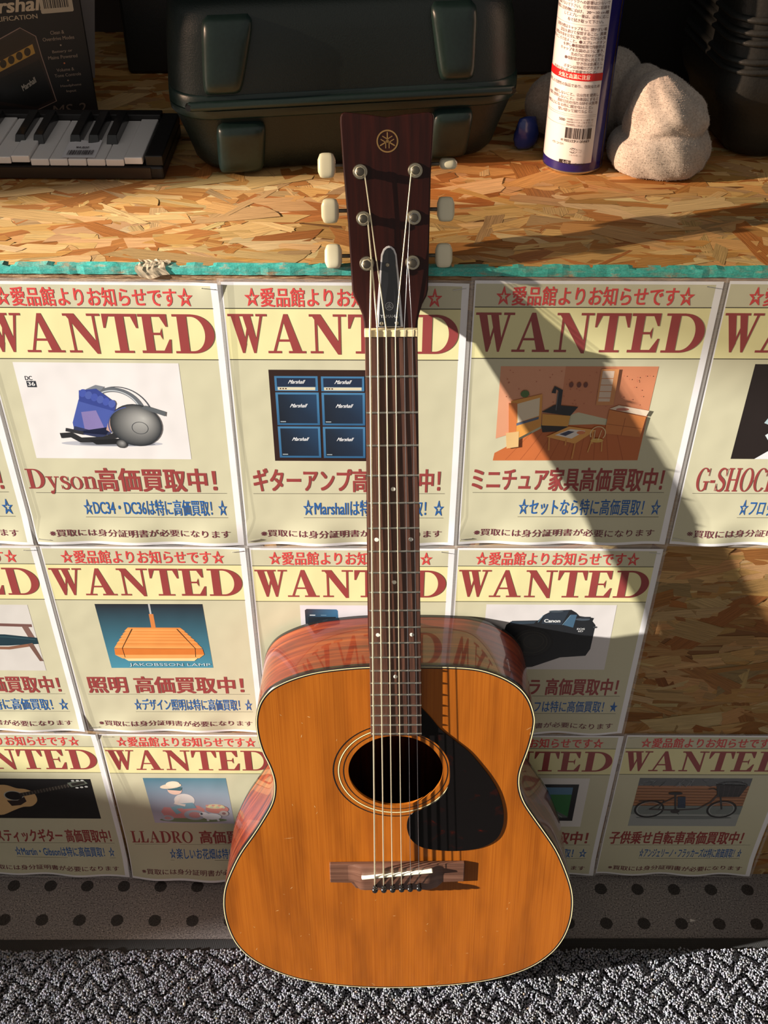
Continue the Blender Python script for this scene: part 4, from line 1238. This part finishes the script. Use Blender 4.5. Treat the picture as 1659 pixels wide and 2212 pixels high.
shell('seam_rim', [(.058, .165, .0885, .041, .09), (.060, .1668, .0900, .042, .09), (.0665, .1672, .0904, .042, .09), (.0672, .166, .0892, .042, .09), (.0676, .1672, .0904, .042, .09), (.078, .1668, .0902, .042, .09), (.080, .1655, .089, .042, .09)], M_RIM, case)
shell('lid', [(.080, .1655, .0885, .042, .09), (.10, .165, .087, .043, .09), (.130, .161, .084, .043, .09), (.146, .157, .080, .042, .09), (.152, .152, .075, .04, .09), (.1555, .144, .067, .038, .09), (.157, .13, .054, .035, .09)], M_CASE, case)
MB().tube([(-.149, -.0008, .0725), (-.147, -.0022, .0725), (.150, -.0022, .0725), (.152, -.0008, .0725)], .0042, 14).obj('hinge_bead', M_RIM, case, smooth=True, angle=50)
for x in (-.1502, .1525):
    MB().tube([(x, -.0055, .0725), (x, .001, .0725)], .0028, 14).obj('rivet_hole', M_BLACK, case)['label'] = 'dark open rivet hole at the end of the bead'
def foot(cx0, cx1, z0, z1, w0, w1, y0, y1, d, name='foot'):
    loops = []
    N = 18
    for k in range(N + 1):
        t_ = k / N
        e = max(0.0, 1 - abs(2 * t_ - 1) ** 5) ** .5
        z = z0 + (z1 - z0) * t_
        w_ = (w0 + (w1 - w0) * t_) * (.75 + .25 * e)
        cx = cx0 + (cx1 - cx0) * t_
        yy = y0 + (y1 - y0) * t_
        dd = d * e + .0005
        L = []
        for a in [2 * math.pi * q / 28 for q in range(28)]:
            L.append((cx + w_ * math.copysign(abs(math.cos(a)) ** .5, math.cos(a)), yy - dd * math.copysign(abs(math.sin(a)) ** .55, math.sin(a)), z))
        loops.append(L)
    return MB().loft(loops).obj(name, M_RIM, case, smooth=True, angle=60)
foot(-.1185, -.1075, .080, .147, .0175, .0235, .004, .011, .013)
foot(.099, .0945, .082, .150, .0165, .0225, .004, .012, .013)
foot(-.1065, -.1035, .002, .054, .0215, .0235, .016, .005, .013)
foot(.0935, .0975, .004, .056, .0200, .0200, .016, .005, .013)

# keyboard
M_WKEY = plain('white_key_plastic', (0.88, 0.84, 0.83), 0.3, coat=0.4)
M_BKEY = plain('black_key_plastic', (0.012, 0.012, 0.013), 0.3, coat=0.4)
M_KBODY = plain('black_keyboard_body', (0.012, 0.010, 0.010), 0.4, noise=.3, nscale=120)
kb = tag(empty('mini_keyboard', loc=(-.2115, 1.0062, ZT)), 'small black toy keyboard with white keys and price sticker on the counter', 'keyboard')
MB().box((-.42, 0, .0001), (0, .112, .0125)).obj('body', M_KBODY, kb, bevel=.002)
m = MB().box((-.0165, .002, .0125), (0, .112, .0225)).box((-.42, .0985, .0125), (-.0165, .112, .0255))
m.obj('case_trim', M_KBODY, kb, bevel=.001)
MB().box((-.42, -.0015, .0015), (-.012, .0004, .0118)).obj('front_strip', plain('dark_brown_strip', (0.03, 0.017, 0.011), 0.35), kb)
pitch = .0178
for k in range(22):
    x1 = -.0189 - pitch * k
    x0 = x1 - pitch + .0007
    up = .0018 if k in (0,) or k > 5 else 0.0
    if k in (6, 8):
        up += .0012
    MB().box((x0, .0005, .0128 + up), (x1, .098, .0195 + up)).obj('white_key', M_WKEY, kb, bevel=.0009)
for k in range(1, 22):
    if (k - 1) % 7 in (0, 4):
        continue
    xb = -.0189 - pitch * (k - 0) + .0003
    L = [[(xb - .0056, y, z0), (xb + .0056, y, z0), (xb + .0044, y + i2, z1), (xb - .0044, y + i2, z1)] for y, z0, z1, i2 in ((.036, .019, .0275, .004), (.098, .019, .0295, 0))]
    MB().loft(L).obj('black_key', M_BKEY, kb, bevel=.0008)
M_STK = plain('sticker_paper', (0.78, 0.75, 0.78), 0.45)
st = MB()
xs = [(-.0958 + .0318 * i / 10) for i in range(11)]
V = []
for y, z in ((.0012, .0203), (.016, .0205), (.034, .0210), (.0405, .0216)):
    for i, x in enumerate(xs):
        V.append((x + .0 * y, y + (.0008 if 0 < i < 10 else .0), z + (.0006 * math.sin(i * .75) if y > .03 else 0)))
F = [(j * 11 + i, j * 11 + i + 1, (j + 1) * 11 + i + 1, (j + 1) * 11 + i) for j in range(3) for i in range(10)]
stk = link('price_sticker', mesh('price_sticker', V, F, True), M_STK, kb)
stk['label'] = 'white price sticker with barcode'
rg = random.Random(4)
d = Draw(.05)
x = 4.0
while x < 28:
    w_ = rg.choice((.4, .4, .7, 1.0))
    d.rect(x, 23.0, x + w_, 34.0, (50, 36, 44))
    x += w_ + rg.choice((.4, .5, .9))
d.text('¥4,800', 9.5, 14.5, 22, 19.5, (60, 44, 52), .01)
d.build('sticker_print', M_PRINT, stk, lambda x, y, h: (-.0958 + x / 1000, .041 - y / 1000, .0212 + h / 1000))

# amplifier carton
M_CARTON = plain('black_carton', (0.014, 0.011, 0.010), 0.45)
bxo = tag(empty('amplifier_box', loc=(-.3045, 1.160, ZT), rotz=R(18)), 'dark carton of a mini guitar amplifier standing behind the keyboard', 'box')
MB().box((-.172, 0, .0002), (0, .085, .262)).obj('carton', M_CARTON, bxo, bevel=.0012)
def bfn(x, y, h):
    return (x / 1000, -.0001 - h / 1000, -y / 1000)
d = Draw(.05)
d.poly([(-62.5, -97.9), (-49.1, -88.7), (-47.1, -68.8), (-40.8, -23.3), (-61.9, -16), (-130, -34), (-128, -70)], (44, 32, 28))
d.poly([(-62.5, -95), (-51, -87.5), (-55, -83), (-128, -58), (-128, -70)], (34, 25, 22)).poly([(-53.7, -81.6), (-52.7, -72.5), (-125, -44), (-126, -53)], (190, 140, 60))
for k in range(6):
    d.ell(-60 - 8.5 * k, -74.5 + 3.1 * k, 3.2, 4.2, (50, 38, 26), 14, 20)
d.poly([(-50, -66), (-43.5, -26), (-62, -19.5), (-124, -36), (-124, -40)], (24, 22, 21))
d.line([(-130, -70), (-62.5, -97.9), (-49.1, -88.7), (-47.1, -68.8), (-40.8, -23.3), (-61.9, -16)], .9, (150, 120, 108))
d.build('amplifier_picture', M_PRINT, bxo, bfn)
d = Draw(.1)
d.text('Marshall', -105, -126, -37, -112.5, (205, 180, 150), .03, .25)
d.text('AMPLIFICATION', -97, -109.6, -43.8, -105.2, (190, 165, 135), .012)
d.text('Marshall', -71.5, -42, -55, -36.5, (190, 175, 160), .02, .3, -28)
for s_, x0, y0, x1, y1 in (('Clean &', -34.5, -92.4, -21, -88.8), ('Overdrive Modes', -43, -86.6, -12, -83), ('Battery or', -36, -73.6, -16, -70.2), ('Mains Powered', -41, -68.4, -12, -65), ('Volume &', -35, -55.6, -17.5, -52.4), ('Tone Controls', -38, -50.2, -11.5, -47), ('Headphone', -34, -39.2, -13, -36), ('Input', -29, -33.6, -19, -30.4)):
    d.text(s_, x0, y0, x1, y1, (150, 128, 112), .012)
for x, y, c in ((-26.5, -78.2, (160, 140, 120)), (-26.1, -60.4, (200, 110, 70)), (-25.5, -43, (150, 120, 100))):
    d.ell(x, y, .9, .9, c, 10)
d.text('MS-2', -47, -19, -13, -8, (110, 92, 80), -.005, .2)
d.build('carton_lettering', M_PRINT, bxo, bfn)
d = Draw(.14)
d.poly([(-38.5, -109), (-39.5, -110), (-39.5, -136), (-38.5, -137), (-9, -137), (-8, -136), (-8, -110), (-9, -109)], (190, 170, 145))
x = -36.0
while x < -12:
    w_ = rg.choice((.5, .5, .9, 1.3))
    d.rect(x, -134, x + w_, -113.5, (40, 30, 26))
    x += w_ + rg.choice((.5, .6, 1.0))
d.build('barcode_label', M_PRINT, bxo, bfn)
pc_ = MB().box((-.06, .0, .0002), (.0, .0008, .165), Matrix.Translation((0, 0, .012)) @ Matrix.Rotation(R(9), 4, 'Y')).me('paper_card')
o = link('paper_card', pc_, plain('pale_card', (0.3, 0.26, 0.25), 0.7))
o.matrix_world = Matrix.Translation((-.3260, 1.2500, ZT)) @ Matrix.Rotation(R(14), 4, 'Z')
tag(o, 'pale paper card standing behind the amplifier carton', 'card')

# boxes lost in the shade at the back
def carton(name, c, size, rz, mat, label, cat):
    r_ = tag(empty(name, loc=(c[0], c[1], ZT), rotz=R(rz)), label, cat)
    sx, sy, sz = size
    MB().box((-sx / 2, 0, .0002), (sx / 2, sy, sz * .62)).obj('body', mat, r_, bevel=.004)
    MB().box((-sx / 2 - .0015, -.0015, sz * .62 + .0008), (sx / 2 + .0015, sy + .0015, sz)).obj('lid', mat, r_, bevel=.004)
    return r_
carton('black_box', (-.235, 1.30), (.128, .12, .30), 2, dark_plastic('dull_black', (0.006, 0.006, 0.006), .2), 'dull black box at the back between carton and green case', 'box')
M_GREYC = dark_plastic('dark_grey_plastic', (0.03, 0.029, 0.032), .2)
r_ = tag(empty('grey_bin', loc=(.140, 1.285, ZT), rotz=R(4)), 'dark grey plastic bin at the back between green case and spray can', 'bin')
MB().loft([rrect(hx, hy, .02, z, 6, (0, .08)) for z, hx, hy in ((.0002, .06, .06), (.004, .064, .064), (.26, .070, .068), (.262, .074, .072), (.275, .074, .072))]).obj('tub', M_GREYC, r_, smooth=True, angle=40)
MB().loft([rrect(hx, hy, .02, z, 6, (0, .08)) for z, hx, hy in ((.276, .076, .074), (.29, .076, .074), (.296, .07, .068))]).obj('lid', M_GREYC, r_, smooth=True, angle=40)
M_BAG = plain('black_woven_bag', (0.007, 0.0068, 0.0065), 0.85, noise=.5, nscale=260)
r_ = tag(empty('black_bag', loc=(.340, 1.250, ZT), rotz=R(-4)), 'black fabric bag standing in the shade behind the cloth', 'bag')
MB().loft([rrect(hx, hy, .04, z, 8, (0, .07)) for z, hx, hy in ((.0002, .092, .058), (.008, .098, .065), (.12, .1, .067), (.24, .096, .06), (.30, .086, .045), (.315, .07, .03))]).obj('body', M_BAG, r_, smooth=True, angle=60)
MB().tube([(-.045, .0, .21), (-.05, -.012, .17), (-.03, -.016, .13), (.03, -.016, .13), (.05, -.012, .17), (.045, .0, .21)], .0045, 8).obj('handle', M_BAG, r_, smooth=True)
pk = MB()
loops = []
for k in range(9):
    a = math.pi * k / 8
    loops.append([(.013 * math.sin(a) ** .5 * math.cos(q) + .0015 * math.sin(3 * q + k), .007 * math.sin(a) ** .6 * math.sin(q), .0165 - .0163 * math.cos(a)) for q in [2 * math.pi * j / 16 for j in range(16)]] if 0 < k < 8 else [(.002 * math.cos(q), .001 * math.sin(q), .0165 - .0163 * math.cos(a)) for q in [2 * math.pi * j / 16 for j in range(16)]])
o = pk.loft(loops).obj('blue_packet', plain('blue_foil', (0.02, 0.04, 0.22), 0.25, coat=.5), None, smooth=True)
o.matrix_world = Matrix.Translation((.1405, 1.085, ZT + .0005)) @ Matrix.Rotation(R(20), 4, 'Z')
tag(o, 'small crumpled blue packet between green case and spray can', 'packet')

# big black case at the right edge
t = NT('black_grained_leatherette').set(Roughness=0.42, Specular_IOR_Level=0.35)
f = t.noise(t.coords((330, 330, 330)), 1.0, 4, 0.65)
t.base(t.mix((0.009, 0.0095, 0.009), (0.02, 0.021, 0.019), f))
t.bump(f, 0.5, 0.0005)
M_LEATH = t.m
rc = tag(empty('leatherette_case', loc=(.322, 1.045, ZT), rotz=R(6)), 'black leatherette case with ribbed end, cut by the right picture edge', 'case')
prof = [(.0002, .034), (.003, .024), (.012, .017), (.03, .011), (.046, .006), (.055, .0005), (.066, -.003), (.080, -.001), (.105, .001), (.140, .0005), (.19, -.004), (.26, -.006), (.30, 0), (.312, .012), (.316, .03)]
MB().loft([rrect((.40 - xo) / 2, .075 - xo * .5, .028, z, 8, (xo + (.40 - xo) / 2, .078)) for z, xo in prof]).obj('body', M_LEATH, rc, smooth=True, angle=60)
for k, z in enumerate((.088, .097, .114, .123, .134)):
    MB().loft([rrect((.40 - xo) / 2, .077 - xo * .3, .028, z + dz, 8, (xo + (.40 - xo) / 2, .078)) for dz, xo in ((-.003, .001), (-.0012, -.0035), (.0012, -.0035), (.003, .001))], False).obj('rib', M_LEATH, rc, smooth=True)

# spray can
CR = .029
can = tag(empty('spray_can', loc=(.1835, 1.0500, ZT)), 'tall dark blue aerosol can with white Japanese text label', 'spray can')
M_BLUE = plain('dark_blue_lacquer', (0.012, 0.010, 0.12), 0.22, coat=.6)
M_TIN = plain('bare_tin', (0.62, 0.6, 0.56), 0.3, 1.0)
MB().lathe([(CR, .0035), (CR, .196), (CR - .002, .2)], n=72).obj('can_body', M_BLUE, can, smooth=True, angle=40)
MB().lathe([(CR - .003, .0002), (CR - .0008, .0006), (CR + .0003, .002), (CR + .0003, .0032), (CR - .0006, .0038)], n=64).obj('base_rim', M_TIN, can, smooth=True, angle=50)
MB().lathe([(CR - .002, .2), (CR - .001, .203), (CR - .006, .206), (.018, .216), (.013, .222), (.013, .227), (.004, .228), (.004, .236), (0, .237)], n=48).obj('shoulder', M_TIN, can, smooth=True, angle=50)
MB().lathe([(.0, .2372), (.006, .2374), (.006, .246), (.005, .249), (0, .2495)], n=24).obj('spray_button', M_SADDLE, can, smooth=True, angle=50)
def cyl(th, z, r):
    return (r * math.sin(th), -r * math.cos(th), z)
def patch(name, a0, a1, z0, z1, r, mat, parent, n=48):
    V = [cyl(R(a0 + (a1 - a0) * k / n), z, r) for z in (z0, z1) for k in range(n + 1)]
    return link(name, mesh(name, V, [(k, k + 1, n + 2 + k, n + 1 + k) for k in range(n)], True), mat, parent)
lab = patch('label', -150, 28, .0118, .172, CR + .00012, plain('white_label', (0.72, 0.69, 0.68), 0.28, coat=.6, coat_rough=.12), can, 90)
lab['label'] = 'white label with lines of Japanese text'
patch('seam_stripe', 56.5, 61.5, .004, .196, CR + .00016, plain('bronze_seam', (0.6, 0.42, 0.2), 0.3, 1.0), can, 6)['label'] = 'bare metal seam line down the can'
def cfn(x, y, h):
    return cyl(R(28) + x / 1000 / CR, -y / 1000, CR + .0002 + h / 1000)
def zpx(p):
    return -(160.0 - .412 * p)
d = Draw(.05, .004)
GR = (92, 66, 66)
rows = [(-2, 'オイル等が付着して使用の'), (7, 'プラスチックへの影響は少ないで'), (16, '損傷さないで下さい。①使用前に容器を'), (26, '垂直に目的物に向け、20〜30 cm離'), (35, 'してスプレー後は、必要に応じ'), (45, '布で拭き取って下さい。'),
        (61, '保管の際はキャップをし、錆やすい場'), (70, '湿気を避けて保管すること。廃棄'), (79, 'の際は中身を完全に使い切ってから火気'), (88, '無いところで出すこと。❶スプレーボタン'), (97, 'を押し❷新聞紙等で飛散防止'), (106, 'キャップを左図のように置き、'), (115, '先の穴に合わせて押し'), (124, '❸噴射音が完全に消えたら'), (133, '空き缶は金属とし'), (142, 'ボタンは地域のプラスチッ'), (151, '処理方法に従って廃棄すること。'),
        (182, '高圧ガスを使用した可燃性の製品であり、危険なため'), (201, '噴射しないこと。②火気を使用し'), (210, '大量に使用しないこと。③高温にすると'), (219, '直射日光の当たる所や火気等'), (228, '40度以上になる所に置かないこと。'), (237, '使い切って捨てること。')]
for p, s_ in rows:
    L = 3.05 * len(s_)
    x1 = -1.6 if not s_.endswith('。') else -6
    d.text(s_, x1 - L, zpx(p) - 1.55, x1, zpx(p) + 1.55, GR, .006)
for p in (53, 246, 250, 272):
    d.line([(-60 + k * 2, zpx(p)) for k in range(30)], .18, (110, 100, 104))
d.h += .01
for k in range(30):
    d.raw([(-60 + 2 * k, zpx(162) - 3.4), (-58 + 2 * k, zpx(162) - 3.4), (-58 + 2 * k, zpx(162) + 3.4), (-60 + 2 * k, zpx(162) + 3.4)], [(0, 1, 2, 3)], lin((196, 24, 26)))
d.text('火気と高温に注意', -43, zpx(162) - 2.2, -12, zpx(162) + 2.2, (240, 226, 214), .02)
for p, s_ in ((257, '内容量イエローカード番号 120'), (263, '噴射剤クラス（毒性なし）'), (269, '登録番号：950（エアゾール）')):
    d.text(s_, -29, zpx(p) - .9, -4, zpx(p) + .9, GR)
d.text('500', -37, zpx(260) - 1.2, -31, zpx(260) + 1.2, (60, 50, 52), .01)
x = -29.0
rg = random.Random(9)
while x < -5:
    w_ = rg.choice((.35, .35, .7, 1.0))
    d.rect(x, zpx(276), x + w_, zpx(301), (46, 38, 40))
    x += w_ + rg.choice((.35, .4, .8))
d.text('4 985329 108469', -33, zpx(303), -5.5, zpx(303) + 2.6, (46, 38, 40), .004)
d.text('イカ・コーワイ', -42, zpx(316) - 1.2, -30, zpx(316) + 1.2, (40, 34, 36), .02)
d.arc(-20.5, zpx(328), 2.3, 2.3, 20, 160, .5, (50, 44, 46)).arc(-20.5, zpx(328), 2.3, 2.3, 200, 340, .5, (50, 44, 46)).text('プラ', -22, zpx(328) - .9, -19, zpx(328) + .9, (50, 44, 46))
d.text('ボタン', -16.5, zpx(326) - .7, -12, zpx(326) + .7, GR).text('キャップ', -16.5, zpx(331) - .7, -11, zpx(331) + .7, GR).text('スチール缶', -23, zpx(339) - .8, -15, zpx(339) + .8, GR)
d.rect(-32, zpx(352), -22, zpx(361), (52, 44, 46)).text('L-15', -28, zpx(356) - 1.2, -22.6, zpx(356) + 1.2, (225, 220, 220), .02)
d.text('品番00846', -20, zpx(360) - 1.1, -7, zpx(360) + 1.1, (60, 52, 54), .008)
d.build('label_lettering', M_PRINT, lab, cfn)

# crumpled cloth
def blob_mesh(name, blobs, voxel, smooth_it=10):
    bm = bmesh.new()
    for c, r_, rz in blobs:
        M = Matrix.Translation(c) @ Matrix.Rotation(R(rz), 4, 'Z') @ Matrix.Diagonal((*r_, 1))
        bmesh.ops.create_icosphere(bm, subdivisions=4, radius=1.0, matrix=M)
    me = bpy.data.meshes.new(name)
    bm.to_mesh(me)
    bm.free()
    o = bpy.data.objects.new(name, me)
    COL.objects.link(o)
    a = o.modifiers.new('r', 'REMESH')
    a.mode = 'VOXEL'
    a.voxel_size = voxel
    b = o.modifiers.new('s', 'SMOOTH')
    b.iterations = smooth_it
    b.factor = 0.5
    dg = bpy.context.evaluated_depsgraph_get()
    res = bpy.data.meshes.new_from_object(o.evaluated_get(dg))
    bpy.data.objects.remove(o)
    res.name = name
    return res
t = NT('grey_terry_cloth').set(Roughness=0.95, Specular_IOR_Level=0.1, Sheen_Weight=0.4)
f = t.noise(t.coords((420, 420, 420)), 1.0, 4, 0.7)
t.base(t.ramp(f, [(0.3, (0.32, 0.275, 0.235)), (0.7, (0.50, 0.44, 0.385))]))
t.bump(f, 0.4, 0.001)
blobs = [((.222, 1.104, .050), (.036, .022, .045), 15), ((.178, 1.118, .034), (.038, .020, .034), 0), ((.250, 1.082, .050), (.026, .022, .036), 0)]
back = blob_mesh('terry_cloth', blobs, .0022, 14)
bm = bmesh.new()
bm.from_mesh(back)
# the folded front: a rolled brim with a slumped peak above it
prof = catmull([(.0005, .265, .038), (.004, .265, .0455), (.013, .265, .0490), (.024, .265, .0480), (.031, .2652, .0445), (.0350, .266, .0400), (.0375, .2665, .0388), (.043, .267, .0395), (.052, .267, .0390), (.062, .2655, .0365), (.071, .2625, .0315), (.079, .259, .0245), (.086, .2565, .0155), (.0905, .255, .007), (.0920, .2545, .0008)], 5, False)
NC = 120
rows_ = []
for p in prof:
    z, cx_, r_c = p
    row = []
    for k in range(NC):
        a = 2 * math.pi * k / NC
        up = max(0.0, min(1.0, (z - .034) / .02))
        f_ = 1 + (1 - up) * (.03 * math.sin(5 * a + 1) + .015 * math.sin(11 * a + z * 160))
        f_ += up * (.06 * math.sin(2 * a + 2.4 + z * 30) + .055 * math.sin(5 * a + 1.2 - z * 75) + .03 * math.sin(9 * a + z * 130))
        zz = z + (.0045 * math.sin(a + 2.6) + .0022 * math.sin(3 * a)) * math.exp(-((z - .034) / .014) ** 2)
        row.append(bm.verts.new((cx_ + r_c * f_ * math.cos(a), 1.045 + r_c * f_ * .92 * math.sin(a), zz)))
    rows_.append(row)
for i in range(len(rows_) - 1):
    for k in range(NC):
        q = (k + 1) % NC
        bm.faces.new((rows_[i][k], rows_[i][q], rows_[i + 1][q], rows_[i + 1][k]))
bm.faces.new(rows_[0][::-1])
bm.faces.new(rows_[-1])
me = bm_done(bm, 'terry_cloth', True)
co_ = np.empty(len(me.vertices) * 3, dtype=np.float32)
me.vertices.foreach_get('co', co_)
co_ = co_.reshape(-1, 3)
nr = np.array([v.normal[:] for v in me.vertices], dtype=np.float32)
rn2 = np.random.default_rng(2)
co_ = co_ + nr * rn2.normal(0, .0001, len(co_))[:, None]
co_[:, 2] = np.maximum(co_[:, 2], .0004) + ZT
me.vertices.foreach_set('co', co_.astype(np.float32).ravel())
me.polygons.foreach_set('use_smooth', [True] * len(me.polygons))
me.update()
o = link('terry_cloth', me, t.m)
tag(o, 'crumpled grey white terry cloth rag beside the spray can', 'cloth')
# raised nap of the terry
rg = random.Random(21)
P_ = [v.co.copy() for v in me.vertices]
m = MB()
polys_ = list(me.polygons)
wts = [p.area for p in polys_]
for p in rg.choices(polys_, wts, k=26000):
    vs_ = [P_[i] for i in p.vertices]
    w_ = [rg.random() for _ in vs_]
    c = sum((v * q for v, q in zip(vs_, w_)), Vector()) / sum(w_)
    d_ = (p.normal + Vector((rg.gauss(0, .6), rg.gauss(0, .6), rg.gauss(0, .6)))).normalized() * rg.uniform(.0008, .0018)
    s_ = d_.cross(Vector((rg.gauss(0, 1), rg.gauss(0, 1), rg.gauss(0, 1)))).normalized() * .00016
    if c.z + d_.z < ZT + .0003:
        continue
    m.add([c - s_, c + s_, c + d_], [(0, 1, 2)])
nap = link('nap', mesh('nap', m.v, m.f), o.data.materials[0], o)
nap['kind'] = 'stuff'
# scraps on the floor
m = MB().prism([(-.0035, -.0022), (.0042, -.0004), (-.003, .0024)], .0004, .0007)
o = m.obj('paper_scrap', plain('scrap_paper', (0.6, 0.57, 0.52), 0.7))
o.location = (.4140, .7655, 0)
tag(o, 'tiny torn triangle of pale paper on the stone floor', 'paper scrap')
loops = []
for k in range(7):
    a = math.pi * k / 6
    loops.append([(.0016 * math.sin(a) * math.cos(q) * (1 + .25 * math.sin(3 * q + k)) + .0003, .0042 * -math.cos(a), .0013 * math.sin(a) * math.sin(q) + .0014) if 0 < k < 6 else (.0002 * math.cos(q), .0042 * -math.cos(a), .0002 * math.sin(q) + .0014) for q in [2 * math.pi * j / 10 for j in range(10)]])
o = MB().loft(loops).obj('lint_tuft', plain('pale_lint', (0.62, 0.55, 0.42), 0.95), None, smooth=True)
o.location = (-.245, .645, .0088)
tag(o, 'small pale tuft of lint lying on the grey mat', 'lint')
bpy.context.view_layer.update()
